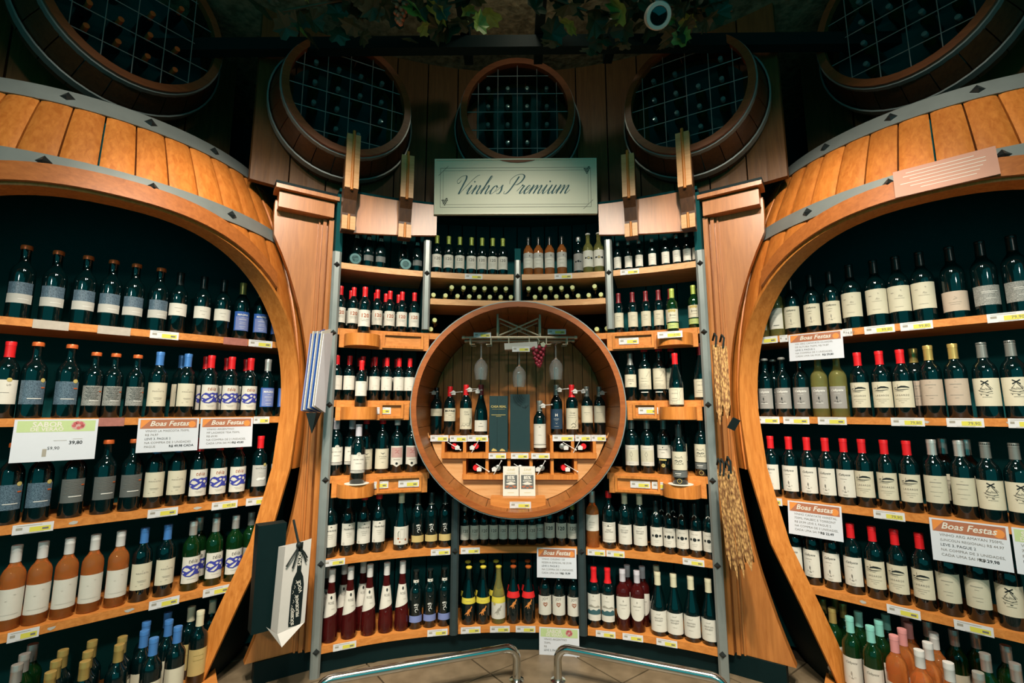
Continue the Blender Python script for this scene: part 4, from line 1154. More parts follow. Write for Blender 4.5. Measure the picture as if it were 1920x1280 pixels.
 'n120r': ('bord', 'glass_dark', ('red', 'foil'), 'dark half bottle, red cap, white 120 label', [(.045, .150, 78, 'paper_white')], [('print_redink', F().text('120', .034, 0, .113, bold=.0008)), ('print_paleink', F().rect(0, .090, .05, .0012).rect(0, .081, .04, .0012))], .80),
 'n120s': ('bord', 'glass_dark', ('grey', 'short'), 'small dark bottle with white 120 label', [(.045, .155, 76, 'paper_white')], [('print_greyink', F().text('120', .034, 0, .112, bold=.0006)), ('print_paleink', F().rect(0, .088, .05, .0014).rect(0, .078, .04, .0014))], .68),
 'ros2': ('bord', 'glass_rose', ('black', 'foil'), 'amber rosé half bottle with white label', [(.060, .175, 76, 'paper_white'), (.135, .175, 77, 'paper_lgrey')], [('print_greyink', F().rect(.014, .152, .008, .012)), ('print_paleink', F().rect(0, .118, .04, .002).rect(0, .09, .03, .0012))], .82),
 'noirs': ('bord', 'glass_dark', ('silver', 'short'), 'dark half bottle with dotted grey label', [(.03, .165, 76, 'paper_grey')], [('print_ink', F().disc(-.015, .1, .007).disc(.004, .103, .009).rect(.02, .1, .012, .008))], .78),
 'noiry': ('bord', 'glass_yellow', ('white', 'knob'), 'clear bottle with dotted white label', [(.05, .17, 76, 'paper_white')], [('print_ink', F().disc(-.018, .115, .007).ring(.002, .115, .0095, .003).disc(.024, .113, .008)), ('print_goldink', F().disc(.002, .115, .006))], .84),
 'drk': ('bord', 'glass_dark', ('dred', 'long'), 'dark half bottle, dark red cap, white label', [(.040, .150, 66, 'paper_cream')], [('print_greyink', F().rect(0, .12, .03, .002).rect(-.006, .105, .014, .0014).rect(0, .09, .026, .0012))], .78),
 'medal': ('bord', 'glass_green', ('lime', 'foil'), 'green bottle, lime cap, three-medal label', [(.075, .160, 76, 'paper_cream'), (.030, .066, 76, 'paper_lime')], [('print_goldink', F().disc(-.016, .148, .0095).disc(0, .15, .0095).disc(.016, .148, .0095)), ('print_ink', F().text('3', .022, -.010, .118).rect(.010, .118, .03, .0016)), ('print_paleink', F().rect(0, .1, .05, .0012).rect(0, .048, .03, .002))], .80),
 'wred': ('bord', 'glass_dark', ('red', 'foil'), 'dark half bottle, red cap, blank white label', [(.070, .165, 76, 'paper_white')], [('print_paleink', F().rect(.006, .155, .02, .0016).ring(-.014, .085, .004, .001).rect(0, .1, .03, .0007))], .80),
 'crmd': ('bord', 'glass_dark', ('grey', 'long'), 'dark bottle with grey neck and cream label', [(.085, .165, 70, 'paper_cream')], [('print_greyink', F().text('Sideral', .013, 0, .132, shear=.3).rect(0, .122, .044, .001)), ('print_ink', F().rect(0, .107, .012, .002))], .88),
 'tallc': ('bord', 'glass_dark', ('red', 'ring'), 'dark bottle, red ring, tall engraved cream label', [(.065, .185, 72, 'paper_cream')], [('print_greyink', F().text('TERRUNYO', .006, -.004, .128).line([(.01, .138), (.02, .15), (.03, .17), (.036, .15), (.03, .135)], .001).rect(0, .112, .05, .0008).rect(-.006, .096, .04, .0008)), ('print_paleink', F().rect(0, .088, .06, .0012).rect(0, .08, .06, .0012).rect(0, .072, .06, .0012)), ('print_whiteink', F().rect(.0, .048, .04, .005))], .95),
 'burgp': ('burg', 'glass_dark', ('dred', 'foil'), 'burgundy bottle with engraved cream label', [(.015, .110, 74, 'paper_cream')], [('print_greyink', F().text('TERRUNYO', .0066, -.006, .078).rect(-.006, .05, .03, .0012).line([(-.028, .098), (.012, .098), (.012, .04), (-.028, .04), (-.028, .098)], .0008).line([(.018, .04), (.026, .06), (.022, .08), (.034, .1)], .001))], 1.0),
 'jac': ('bord', 'glass_dark', ('lilac', 'screw'), 'dark bottle, pale cap, white crest label', [(.070, .148, 74, 'paper_white'), (.055, .068, 74, 'paper_lgrey')], [('print_light', F().disc(0, .149, .011)), ('print_ink', F().ring(0, .151, .0055, .0014)), ('print_greyink', F().text("JACOB'S CREEK", .0074, 0, .124).rect(0, .104, .03, .0012).rect(0, .062, .04, .0012))], .98),
 'rais': ('bord', 'glass_dark', ('red', 'short'), 'dark bottle, red cap, cream winged label', [(.024, .132, 78, 'paper_cream')], [('print_greyink', F().text('ST RAISON', .0082, 0, .090).poly([(-.013, .112), (0, .102), (.013, .112), (0, .108)]).rect(0, .08, .034, .0009).rect(0, .06, .012, .001))], .98),
 'pinkl': ('bord', 'glass_dark', ('white', 'short'), 'dark bottle, white cap, pink shield label', [(.045, .150, 62, 'paper_white'), (.085, .142, 54, 'paper_pinkp')], [('print_light', F().poly([(-.022, .046), (.022, .046), (0, .032)])), ('print_pinkink', F().line([(-.012, .125), (-.004, .13), (.002, .12), (.012, .126)], .002).line([(-.01, .11), (0, .116), (.012, .108)], .002)), ('print_ink', F().disc(0, .052, .007)), ('print_greyink', F().rect(0, .074, .036, .0014))], .95),
 'ned': ('bord', 'glass_dark', ('black', 'foil'), 'dark bottle, black cap, white estate label', [(.052, .160, 62, 'paper_white')], [('print_ink', F().text('Nederburg', .0125, 0, .132, shear=.3).poly([(-.006, .148), (0, .153), (.006, .148)])), ('print_paleink', bars(F(), .112, 3, .03, .009)), ('print_greyink', F().ring(-.026, .062, .004, .001))], 1.0),
 'ned_r': ('bord', 'glass_dark', ('red', 'short'), 'dark bottle, red cap, white estate label', [(.052, .160, 62, 'paper_white')], [('print_ink', F().text('Nederburg', .0125, 0, .132, shear=.3).poly([(-.006, .148), (0, .153), (.006, .148)])), ('print_paleink', bars(F(), .112, 3, .03, .009)), ('print_greyink', F().ring(-.026, .062, .004, .001))], 1.0),
 'wl': ('burg', 'glass_dark', ('cream', 'foil'), 'dark bottle, cream cap, white floral label', [(.030, .122, 70, 'paper_white')], [('print_greenink', F().line([(-.02, .07), (-.022, .09), (-.016, .1)], .0026)), ('print_redink', F().disc(-.02, .062, .005).disc(.018, .055, .005).disc(-.012, .045, .004)), ('print_paleink', F().line([(-.01, .11), (.01, .11), (.01, .06), (-.01, .06), (-.01, .11)], .001))], 1.0),
 'birdt': ('bord', 'glass_dark', ('black', 'foil'), 'black bottle, white neck band, tan strip, bird drawing', [(.238, .253, 80, 'paper_white'), (.036, .072, 66, 'paper_ochre')], [('print_whiteink', bird(F(), .11)), ('print_greyink', F().rect(0, .2455, .016, .006))], .95),
 'birdb': ('bord', 'glass_dark', ('black', 'knob'), 'black bottle, white neck band, blue strip, bird drawing', [(.238, .253, 80, 'paper_white'), (.036, .070, 66, 'paper_lblue')], [('print_whiteink', bird(F(), .11)), ('print_greyink', F().rect(0, .2455, .016, .006))], .95),
 'rose': ('tall', 'glass_pink', ('white', 'screw'), 'tall pink rosé bottle, white cap, slanted label', [('slant', .128, .232, 88, 'paper_white')], [('print_ink', F().disc(0, .214, .008, 6, .009)), ('print_greyink', F().text('ROSÉ', .0165, 0, .188)), ('print_paleink', F().rect(.012, .160, .02, .0012))], .98),
 'rosw': ('bord', 'glass_rose', ('silver', 'screw'), 'rosé bottle, silver cap, white label', [(.090, .178, 74, 'paper_white')], [('print_paleink', F().text('Sunset', .012, 0, .138, shear=.3).rect(0, .124, .03, .001).rect(0, .11, .02, .001))], .97),
 'first': ('bord', 'glass_dark', ('red', 'short'), 'dark bottle, red cap, scrolled white label', [(.034, .140, 74, 'paper_white')], [('print_ink', F().disc(0, .122, .004)), ('print_greyink', F().text('FIRST', .011, .002, .100).text('SIGHTING', .010, .004, .090).line([(-.03, .124), (-.004, .120)], .001).line([(.03, .124), (.004, .120)], .001).line([(-.034, .048), (.034, .048), (.034, .132), (-.034, .132), (-.034, .048)], .0009))], .98),
 'ash': ('bord', 'glass_dark', ('cream', 'foil'), 'dark bottle, cream cap, pale winery label', [(.030, .132, 74, 'paper_white')], [('print_greyink', F().text('ASHTON', .0105, 0, .104).text('WINERY', .0105, 0, .093).line([(-.012, .119), (.004, .118), (.01, .123)], .001)), ('print_paleink', F().rect(0, .07, .02, .001))], .98),
 'ashb': ('burg', 'glass_dark', ('cream', 'foil'), 'dark burgundy bottle, cream cap, pale winery label', [(.022, .122, 74, 'paper_white')], [('print_greyink', F().text('ASHTON', .0105, 0, .088).text('WINERY', .0105, 0, .076).line([(-.012, .106), (.004, .105), (.01, .110)], .001)), ('print_paleink', F().rect(0, .056, .02, .001))], 1.0),
 'noir': ('bord', 'glass_dark', ('black', 'foil'), 'dark bottle, neck medallion, white label with black band', [(.040, .150, 72, 'paper_white')], [('print_ink', F().rect(-.022, .100, .012, .012).disc(.0, .100, .0105).rect(.022, .100, .014, .012)), ('print_paleink', F().text('Pinot Noir', .009, 0, .130, shear=.4).rect(0, .074, .03, .001).rect(0, .064, .02, .001)), ('medal', None)], .86),
 'mtn': ('bord', 'glass_dark', ('red', 'long'), 'dark bottle, long red cap, pale coastal label', [(.036, .172, 70, 'paper_white'), (.050, .066, 71, 'paper_white')], [('print_tealink', F().poly([(-.042, .080), (-.03, .092), (-.015, .086), (0, .094), (.016, .088), (.03, .096), (.042, .088), (.042, .068), (-.042, .068)])), ('print_paleink', F().poly([(-.03, .108), (-.012, .118), (.008, .108), (.024, .114), (.04, .104), (.01, .104)]).poly([(-.004, .16), (0, .166), (.004, .16)]).rect(0, .14, .024, .001))], .98),
 'rround': ('bord', 'glass_pink', ('lilac', 'screw'), 'pink rosé bottle, white cap, rounded white label', [('round', .058, .172, 72, 'paper_white')], [('print_greyink', F().text('B', .012, 0, .150).text('BURCHARD', .0075, 0, .130)), ('print_paleink', F().rect(0, .114, .02, .001))], .98),
 'kangy': ('burg', 'glass_dark', ('yellow', 'knob'), 'dark bottle, yellow cap, yellow band, orange hopping animal', [(.112, .143, 78, 'paper_yellow')], [('print_goldink', F().rect(0, .128, .03, .002)), ('orange', hopper(F(), .075, 1.1))], .95),
 'kangw': ('burg', 'glass_yellow', ('yellow', 'knob'), 'clear bottle, yellow band, white hopping animal label', [(.112, .143, 78, 'paper_yellow'), (.028, .112, 78, 'paper_white')], [('print_paleink', hopper(F(), .075, 1.1)), ('print_goldink', F().disc(-.022, .108, .008))], .95),
 'kangr': ('burg', 'glass_dark', ('copper', 'knob'), 'dark bottle, red band, orange hopping animal', [(.138, .170, 78, 'paper_red')], [('orange', hopper(F(), .108, 1.1))], .95),
 'joy': ('bord', 'glass_dark', ('white', 'short'), 'dark bottle, white JOY label with heart', [(.050, .150, 76, 'paper_white')], [('print_greyink', F().text('JOY', .019, 0, .136)), ('print_heart', heart(heart(F(), .108, .0125, .0016), .108, .008, .003))], .96),
 'emb': ('bord', 'glass_dark', ('grey', 'foil'), 'dark bottle, grey cap, cream emblem label', [(.040, .150, 76, 'paper_white'), (.062, .125, 68, 'paper_cream2')], [('print_greyink', F().line([(0, .115), (-.008, .1), (0, .086), (.008, .1), (0, .115)], .0012).line([(-.003, .08), (.004, .074), (0, .07)], .001).rect(0, .134, .04, .001).rect(0, .053, .03, .0012))], .98),
 'gale': ('bord', 'glass_dark', ('grey', 'foil'), 'dark bottle, white label over gold seal', [(.085, .155, 76, 'paper_white')], [('print_ink', F().disc(0, .142, .003)), ('print_greyink', F().rect(0, .131, .048, .002).rect(0, .115, .02, .001)), ('print_goldink', F().disc(-.018, .076, .005).rect(.002, .076, .03, .008).disc(0, .046, .010)), ('print_ink', F().text('EN', .008, 0, .046))], .98),
 'cat': ('bord', 'glass_dark', ('black', 'foil'), 'dark bottle, beige label with sketched animal face', [(.072, .165, 78, 'paper_cream2'), (.036, .068, 78, 'paper_dgrey')], [('print_ink', face(F(), .118)), ('print_whiteink', F().rect(-.006, .055, .03, .003).rect(-.004, .047, .02, .0016)), ('print_goldink', F().ring(0, .018, .0105, .0018))], .98),
 'burgr': ('burg', 'glass_dark', ('red', 'foil'), 'burgundy bottle, red cap, engraved cream label', [(.012, .105, 74, 'paper_cream')], [('print_greyink', F().text('TERRUNYO', .0066, -.006, .074).rect(-.006, .046, .03, .0012).line([(-.028, .094), (.012, .094), (.012, .036), (-.028, .036), (-.028, .094)], .0008).line([(.018, .036), (.026, .056), (.022, .076), (.034, .096)], .001).line([(-.02, .018), (.006, .018), (.006, .03), (-.02, .03), (-.02, .018)], .0008))], .92),
 # inside the round barrel
 'ba': ('fat', 'glass_dark', ('black', 'foil'), 'dark bottle, black cap, wide cream label', [(.120, .168, 66, 'paper_cream')], [('print_paleink', F().rect(0, .146, .04, .002))], .92),
 'bb': ('bord', 'glass_dark', ('red', 'foil'), 'dark bottle, red cap, BRUTALIS label', [(.085, .165, 72, 'paper_cream')], [('print_ink', F().text('BRUTALIS', .015, 0, .148, bold=.0006)), ('print_greyink', F().rect(0, .132, .056, .001).rect(0, .122, .02, .002).rect(0, .11, .05, .001).rect(0, .098, .04, .001))], .95),
 'bc': ('bord', 'glass_dark', ('red', 'foil'), 'dark bottle, red cap, cream chateau label', [(.035, .160, 76, 'paper_cream')], [('print_greyink', F().text('Gran', .012, 0, .138, shear=.3).text('Corte', .012, .004, .124, shear=.3).rect(0, .07, .05, .001).line([(-.03, .05), (-.02, .062), (-.01, .052), (0, .064), (.012, .052), (.02, .06), (.03, .05)], .002)), ('print_greenink', F().line([(.024, .06), (.028, .09), (.026, .1)], .004))], .98),
 'bd': ('burg', 'glass_dark', ('dred', 'foil'), 'dark burgundy bottle, low white label', [(.022, .088, 66, 'paper_white')], [('print_greyink', F().rect(0, .07, .012, .002).rect(0, .052, .03, .002))], .98),
 'be': ('bord', 'glass_dark', ('grey', 'foil'), 'dark bottle with tall white label on the low ledge', [(.045, .165, 72, 'paper_white'), (.026, .042, 72, 'paper_white')], [('print_paleink', F().line([(-.034, .05), (.034, .05), (.034, .16), (-.034, .16), (-.034, .05)], .0009).rect(0, .148, .01, .006).rect(0, .1, .02, .001))], .98),
 'bf': ('bord', 'glass_dark', ('grey', 'foil'), 'dark bottle, navy label with letter H', [(.035, .155, 76, 'paper_navy')], [('print_whiteink', F().text('H', .022, 0, .118, bold=.0008).rect(0, .096, .03, .0014).rect(0, .088, .02, .001).rect(0, .05, .026, .001).line([(-.006, .074), (0, .066), (.006, .074)], .001))], .98),
 'bg': ('bord', 'glass_dark', ('red', 'long'), 'dark bottle, thin red cap, sketched cream label', [(.035, .160, 76, 'paper_cream')], [('print_greyink', F().text('Cuvee', .013, .002, .132, shear=.3).rect(0, .118, .04, .001).rect(0, .105, .05, .0008)), ('print_ink', F().line([(-.006, .06), (.006, .07), (.018, .066), (.024, .055), (.018, .046), (.004, .05), (-.004, .042)], .0022).line([(.02, .07), (.026, .09)], .0018))], .98),
 'bh': ('bord', 'glass_dark', ('grey', 'foil'), 'dark bottle, framed cream label', [(.075, .180, 70, 'paper_cream')], [('print_paleink', F().line([(-.036, .08), (.036, .08), (.036, .174), (-.036, .174), (-.036, .08)], .0009).rect(0, .138, .036, .002).rect(0, .126, .016, .001))], .95),
 'lie_r': ('bord', 'glass_dark', ('red', 'foil'), 'lying bottle with red cap', [], [], .95),
 'lie_k': ('bord', 'glass_dark', ('grey', 'knob'), 'lying bottle with dark cap', [], [], .95),
 'lie_l': ('bord', 'glass_dark', ('limepale', 'foil'), 'lying bottle with pale lime cap', [], [], .78),
 'lie_o': ('bord', 'glass_dark', ('copper', 'foil'), 'lying bottle with orange-red cap', [], [], .95),
 'lie_t': ('bord', 'glass_green', ('tealglass', 'short'), 'lying bottle with pale glassy top', [], [], .95),
}
INK = {'cap': 'cap_copper', 'print_light': 'paper_white', 'print_greyink2': 'print_greyink', 'orange': 'paper_orange', 'print_heart': 'print_redink'}
_KIND = {}
def kind_meshes(k):
    if k in _KIND: return _KIND[k]
    sh, glass, (cc, cs), desc, patches, arts, sc = KINDS[k]
    rf = rfun_of(sh); rref = rf(0.08)
    labs = []
    for i, p in enumerate(patches):
        e = 0.0005 + 0.0003 * i
        if p[0] == 'slant':
            labs.append(label_mesh(sh, p[1], p[2], p[3], p[4], e, bot=lambda x: 0.016 * x))
        elif p[0] == 'round':
            labs.append(label_mesh(sh, p[1], p[2], p[3], p[4], e, bot=lambda x: 0.035 * abs(x) ** 2.5, top=lambda x: -0.006 * abs(x) ** 2))
        else:
            labs.append(label_mesh(sh, p[0], p[1], p[2], p[3], e))
    prints = []
    med = None
    for i, (m, fl_) in enumerate(arts):
        if m == 'medal':
            med = MB().lathe([(0, 0), (.0125, 0), (.0125, .002), (0, .002)], 16, Matrix.Translation((0, -.0175, .225)) @ Matrix.Rotation(R_(75), 4, 'X')).mesh('neck_medallion', 'paper_lgrey')
            continue
        ee = 0.0014 + 0.0003 * i
        prints.append(fl_.bent('lettering', INK.get(m, m), rf, rref, ee))
    _KIND[k] = (body_mesh(sh, glass), cap_mesh(sh, cc, cs), labs, prints, med, desc, sc)
    return _KIND[k]

def bottle(k, loc, rz, label, group, scale=1.0, parts=True, name='wine_bottle'):
    body, cap, labs, prints, med, desc, sc = kind_meshes(k)
    o = put(name, body, None, loc, rz)
    s = sc * scale
    o.scale = (s, s, s)
    tag(o, label, 'bottle', group)
    c = put('cap', cap, o)
    if parts:
        first = None
        for m in labs:
            l = put('label', m, o)
            first = first or l
        for m in prints:
            put('lettering', m, first or o)
        if med: put('neck_medallion', med, o)
    return o

ROWNAME = {'L1': 'top shelf, left barrel', 'L2': 'second shelf, left barrel', 'L3': 'third shelf, left barrel', 'L4': 'fourth shelf, left barrel', 'L5': 'base of left barrel',
           'R1': 'top shelf, right barrel', 'R2': 'second shelf, right barrel', 'R3': 'third shelf, right barrel', 'R4': 'fourth shelf, right barrel', 'R5': 'base of right barrel',
           'A1': 'top niche shelf', 'A1c': 'top shelf under the sign', 'A2': 'second niche shelf', 'A3': 'third niche shelf', 'A4': 'fourth niche shelf', 'A5': 'fifth niche shelf', 'A5c': 'shelf under round barrel', 'A6': 'bottom niche shelf', 'A6c': 'bottom shelf centre bay'}
SEEN_LABELS = set()
for rn, z, L in ROWS:
    order = {}
    cnt = {}
    # order of like bottles from left to right, as seen from the room
    keyed = sorted(range(len(L)), key=lambda i: L[i][1] / L[i][2])
    tot = {}
    for i in keyed:
        kk = (KINDS[L[i][0]][3], L[i][4]); tot[kk] = tot.get(kk, 0) + 1
    for i in keyed:
        k, x, y, rz, back = L[i]
        kk = (KINDS[k][3], back)
        n = cnt.get(kk, 0); cnt[kk] = n + 1
        desc = KINDS[k][3]
        if back:
            short = desc.split(',')[0]
            lab = '%s in back row, %s of its kind, %s' % (short, ORD[n], ROWNAME[rn])
        elif tot[kk] == 1:
            lab = '%s, %s' % (desc, ROWNAME[rn])
        else:
            lab = '%s, %s from left, %s' % (desc, ORD[n], ROWNAME[rn])
        if lab in SEEN_LABELS:
            lab = lab + ' again'
        SEEN_LABELS.add(lab)
        jit = random.uniform(-6, 6)
        bottle(k, (x, y, z + 0.0005), R_(rz + jit), lab, 'bottles on the ' + ROWNAME[rn], 1.0, True)

# promo bottles on the round brackets
for s, z, k, lab, sc in ((-1, 1.72, 'n120r', 'red-capped 120 half bottle alone on the upper left bracket', 1.06), (-1, 1.335, 'wred', 'red-capped white-label half bottle alone on the middle left bracket', 1.0), (-1, 0.945, 'jac', 'pale-capped white crest label bottle alone on the lower left bracket', 1.0),
                         (1, 1.72, 'medal', 'lime-capped three-medal bottle alone on the upper right bracket', 1.0), (1, 1.335, 'burgr', 'red-capped burgundy bottle alone on the middle right bracket', 1.0), (1, 0.945, 'cat', 'black bottle with sketched animal face on the lower right bracket', 1.0)):
    a = s * xa(0.855)
    p = arc(a, D0 - 0.0145 - 0.052, z - 0.0345)
    if z < 1.0:
        dd = MB().lathe([(0, 0), (0.062, 0), (0.062, 0.002), (0, 0.002)], 24).build('coaster', 'paper_white', None, loc=p)
        tag(dd, 'round white paper coaster under the bottle on the lower %s bracket' % ('left' if s < 0 else 'right'), 'coaster')
        p = p + Vector((0, 0, 0.0022))
    bottle(k, p, -a, lab, 'bottles on the round brackets', sc)

# ================================================================== ROUND BARREL IN THE NICHE
CZ, CY = 1.302, 2.60
rbar = empty('round_barrel', (0, CY, CZ))
tag(rbar, 'round open barrel set on its side in the middle of the niche', 'barrel')
RO, RIN, DEP = 0.576, 0.549, 0.56
def ring_part(name, mat, r0, r1, y0, y1, par, n=72):
    vs = []; fs = []
    q = [(r0, y0), (r1, y0), (r1, y1), (r0, y1)]
    for i in range(n):
        a = 2 * PI * i / n
        vs += [(r * math.cos(a), y, r * math.sin(a)) for r, y in q]
    for i in range(n):
        j = (i + 1) % n
        for k in range(4):
            l = (k + 1) % 4
            fs.append((i * 4 + k, j * 4 + k, j * 4 + l, i * 4 + l))
    return MB().add(vs, fs).build(name, mat, par, smooth=True, angle=40)
for k in range(30):
    a0 = 2 * PI * k / 30; a1 = 2 * PI * (k + 1) / 30 - 0.004
    def fn(u, v, w):
        a = a0 + (a1 - a0) * u
        r = RO - 0.028 * w + 0.0 * v
        return (r * math.cos(a), 0.012 + (DEP - 0.012) * v, r * math.sin(a))
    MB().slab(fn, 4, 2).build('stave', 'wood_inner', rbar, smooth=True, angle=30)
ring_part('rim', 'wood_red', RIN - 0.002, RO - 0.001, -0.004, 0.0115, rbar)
ring_part('hoop', 'hoop_metal', RO + 0.0006, RO + 0.0055, 0.0, 0.045, rbar)
for k in range(18):      # back planks, cut to the circle
    x0 = -0.545 + 1.09 * k / 18; x1 = -0.545 + 1.09 * (k + 1) / 18 - 0.004
    xs = [x0 + (x1 - x0) * q / 3 for q in range(4)]
    hh = [math.sqrt(max(0.0, 0.545 ** 2 - x * x)) for x in xs]
    poly = [(x, -h) for x, h in zip(xs, hh)] + [(x, h + 1e-4) for x, h in list(zip(xs, hh))[::-1]]
    MB().prism(poly, DEP - 0.018, DEP - 0.004, lambda x, z, t: (x, t, z)).build('back_plank', 'wood_orange', rbar)
# insert: panel, ledges, cubby walls (world -> local)
def LB(x0, x1, y0, y1, z0, z1, name, mat='wood_orange'):
    return MB().box(((x0 + x1) / 2, (y0 + y1) / 2 - CY, (z0 + z1) / 2 - CZ), (x1 - x0, y1 - y0, z1 - z0)).build(name, mat, rbar)
pan = MB()
for x0, x1, zt in ((-0.525, -0.435, 1.122), (-0.435, -0.318, 1.008), (-0.318, 0.342, 0.892), (0.342, 0.445, 1.008), (0.445, 0.525, 1.122)):
    n = max(2, int((x1 - x0) / 0.02))
    xs = [x0 + (x1 - x0) * i / n for i in range(n + 1)]
    poly = [(x, -math.sqrt(0.545 ** 2 - x * x)) for x in xs] + [(x1, zt - CZ), (x0, zt - CZ)]
    pan.prism(poly, 2.842 - CY, 2.856 - CY, lambda x, z, t: (x, t, z))
pan.build('insert_panel', 'wood_pale', rbar)
YB = 3.10
LB(-0.515, -0.172, 2.83, YB, 1.122, 1.137, 'ledge'); LB(0.185, 0.515, 2.83, YB, 1.122, 1.137, 'ledge')
LB(-0.440, 0.450, 2.81, YB, 1.010, 1.041, 'ledge'); LB(-0.318, 0.342, 2.81, YB, 0.893, 0.920, 'ledge')
for x in (-0.432, -0.308, -0.178): LB(x - 0.009, x + 0.009, 2.826, YB, 1.0412, 1.1215, 'cubby_wall')
for x in (0.195, 0.315, 0.440): LB(x - 0.009, x + 0.009, 2.826, YB, 1.0412, 1.1215, 'cubby_wall')
for x in (-0.308, -0.178, -0.052, 0.075, 0.195, 0.330): LB(x - 0.009, x + 0.009, 2.826, YB, 0.9202, 1.0098, 'cubby_wall')
# curved bottom stand for the chocolate
n = 12
pts = [(x, -math.sqrt(RIN ** 2 - x * x) + 0.001) for x in [-0.15 + 0.30 * i / n for i in range(n + 1)]] + [(0.15, -0.492), (-0.15, -0.492)]
MB().prism(pts, 2.70 - CY, 2.80 - CY, lambda x, z, t: (x, t, z)).build('stand', 'wood_shelf', rbar)

# bottles inside the barrel
sec_tag = MB().add(*(lambda: ([(-.013, -.004, -.012), (.013, -.004, -.012), (.015, -.004, .006), (0, -.004, .016), (-.015, -.004, .006), (-.013, .004, -.012), (.013, .004, -.012), (.015, .004, .006), (0, .004, .016), (-.015, .004, .006)],
      [(0, 1, 2, 3, 4), (9, 8, 7, 6, 5), (0, 5, 6, 1), (1, 6, 7, 2), (2, 7, 8, 3), (3, 8, 9, 4), (4, 9, 5, 0)]))()).mesh('security_tag', 'cap_white')
sec_rod = MB().tube([(-.045, 0, -.004), (.045, 0, .004)], .0022, 6).lathe([(0, -.004), (.005, -.002), (.005, .004), (0, .006)], 8, Matrix.Translation((.045, 0, .003))).mesh('security_rod', 'cap_white')
def secure(b, z=.27, a=0.0, flip=1):
    p = put('security_tag', sec_tag, b, (0.020 * flip, -.021, z), R_(20 * flip))
    put('security_rod', sec_rod, p, (0.016 * flip, -0.002, .004), R_(10 * flip))
    return p
INB = [('ba', -0.498, 2.96, 1.1372), ('bb', -0.412, 2.93, 1.1372), ('bc', -0.312, 2.91, 1.1372), ('bd', -0.222, 2.91, 1.1372), ('bf', 0.232, 2.93, 1.1372), ('bg', 0.325, 2.92, 1.1372), ('bh', 0.418, 2.94, 1.1372), ('bh', 0.497, 2.96, 1.1372), ('be', 0.128, 2.87, 1.0412)]
nth = {}
for i, (k, x, y, z) in enumerate(INB):
    d = KINDS[k][3]
    lab = d + ' inside the round barrel'
    if k == 'bh':
        lab = d + (', inner one' if x < 0.45 else ', outermost') + ' at right inside the round barrel'
    b = bottle(k, (x, y, z + 0.0005), -x * 0.35, lab, 'bottles inside the round barrel')
    secure(b, .262 if i % 2 else .272, 0, -1 if i % 3 == 0 else 1)

def lying(k, loc, rz, label, group, scale=1.0, name='lying_bottle'):
    body, cap, labs, prints, med, desc, sc = kind_meshes(k)
    o = put(name, body, None, loc)
    s = sc * scale
    o.scale = (s, s, s)
    o.rotation_mode = 'XYZ'
    o.rotation_euler = (R_(90), 0, rz)     # neck towards -Y of the local frame
    tag(o, label, 'bottle', group)
    put('cap', cap, o)
    return o
CUB = [(-0.37, 'r', 1), (-0.243, 'r', 1), (0.255, 'k', 1), (0.378, 'r', 1), (-0.243, 'r', 0), (-0.115, 'k', 0), (0.012, 'k', 0), (0.135, 'k', 0), (0.262, 'r', 0)]
for i, (x, c, up) in enumerate(CUB):
    z = (1.0415 if up else 0.9205) + 0.0355
    o = lying('lie_' + c, (x, 3.112, z), 0, 'lying bottle with %s end, %s from left in %s cubbyholes of round barrel' % ('red' if c == 'r' else 'dark', ORD[[q[0] for q in CUB if q[2] == up].index(x)], 'upper' if up else 'lower'), 'bottles in the cubbyholes')
    p = put('security_tag', sec_tag, o, (0.022 * (-1 if i % 2 else 1), -.008, .308), 0)
    p.rotation_euler = (R_(-90), 0, 0)
    q = put('security_rod', sec_rod, p, (0.02 * (1 if i % 3 else -1), -.004, .01)); q.rotation_euler = (0, R_(-55 if i % 2 else 35), 0)

# presentation boxes
def gift_box(x, y, z, w, d, h, rz, label, mat):
    o = MB().box((0, 0, h / 2), (w, d, h)).build('bottle_box', mat, None, loc=(x, y, z), rz=rz)
    return tag(o, label, 'box')
plain('box_green', (0.014, 0.034, 0.036), 0.35, var=0.1)
plain('box_ink', (0.003, 0.009, 0.010), 0.4, var=0)
bx1 = gift_box(-0.114, 2.905, 1.0415, 0.108, 0.10, 0.325, 0, 'dark green presentation box lettered in gold inside the round barrel', 'box_green')
put('lettering', Flat().text('CASA REAL', .018, 0, .262, bold=.0005).rect(0, .247, .075, .001).rect(0, .214, .085, .003).rect(0, .206, .03, .002).plane('lettering', 'print_goldink'), bx1, (0, -0.0512, 0))
put('seam', Flat().rect(-0.008, .1625, .0016, .322).plane('seam', 'box_ink'), bx1, (0, -0.0509, 0))
put('ornament', Flat().poly([(-.04, .012), (-.03, .022), (-.012, .014), (-.008, .006), (-.04, .006)]).poly([(.008, .012), (.02, .02), (.036, .013), (.04, .006), (.008, .006)]).plane('ornament', 'print_goldink'), bx1, (0, -0.0511, 0))
bx2 = gift_box(0.012, 2.905, 1.0415, 0.116, 0.10, 0.335, 0, 'dark green presentation box with embossed swirls inside the round barrel', 'box_green')
sw = Flat()
for r in (.030, .042, .054, .066, .078):
    sw.line([(.058 - .02 + r * math.cos(t), .335 + r * math.sin(t)) for t in [PI + (PI * .36) * i / 8 for i in range(9)] if abs(.038 + r * math.cos(t)) < .058 and .335 + r * math.sin(t) < .334], .005)
sw.line([(.012, .262), (.022, .255), (.036, .258), (.03, .27)], .004).line([(.03, .25), (.05, .272)], .004)
put('ornament', sw.plane('ornament', 'box_ink'), bx2, (0, -0.0512, 0))

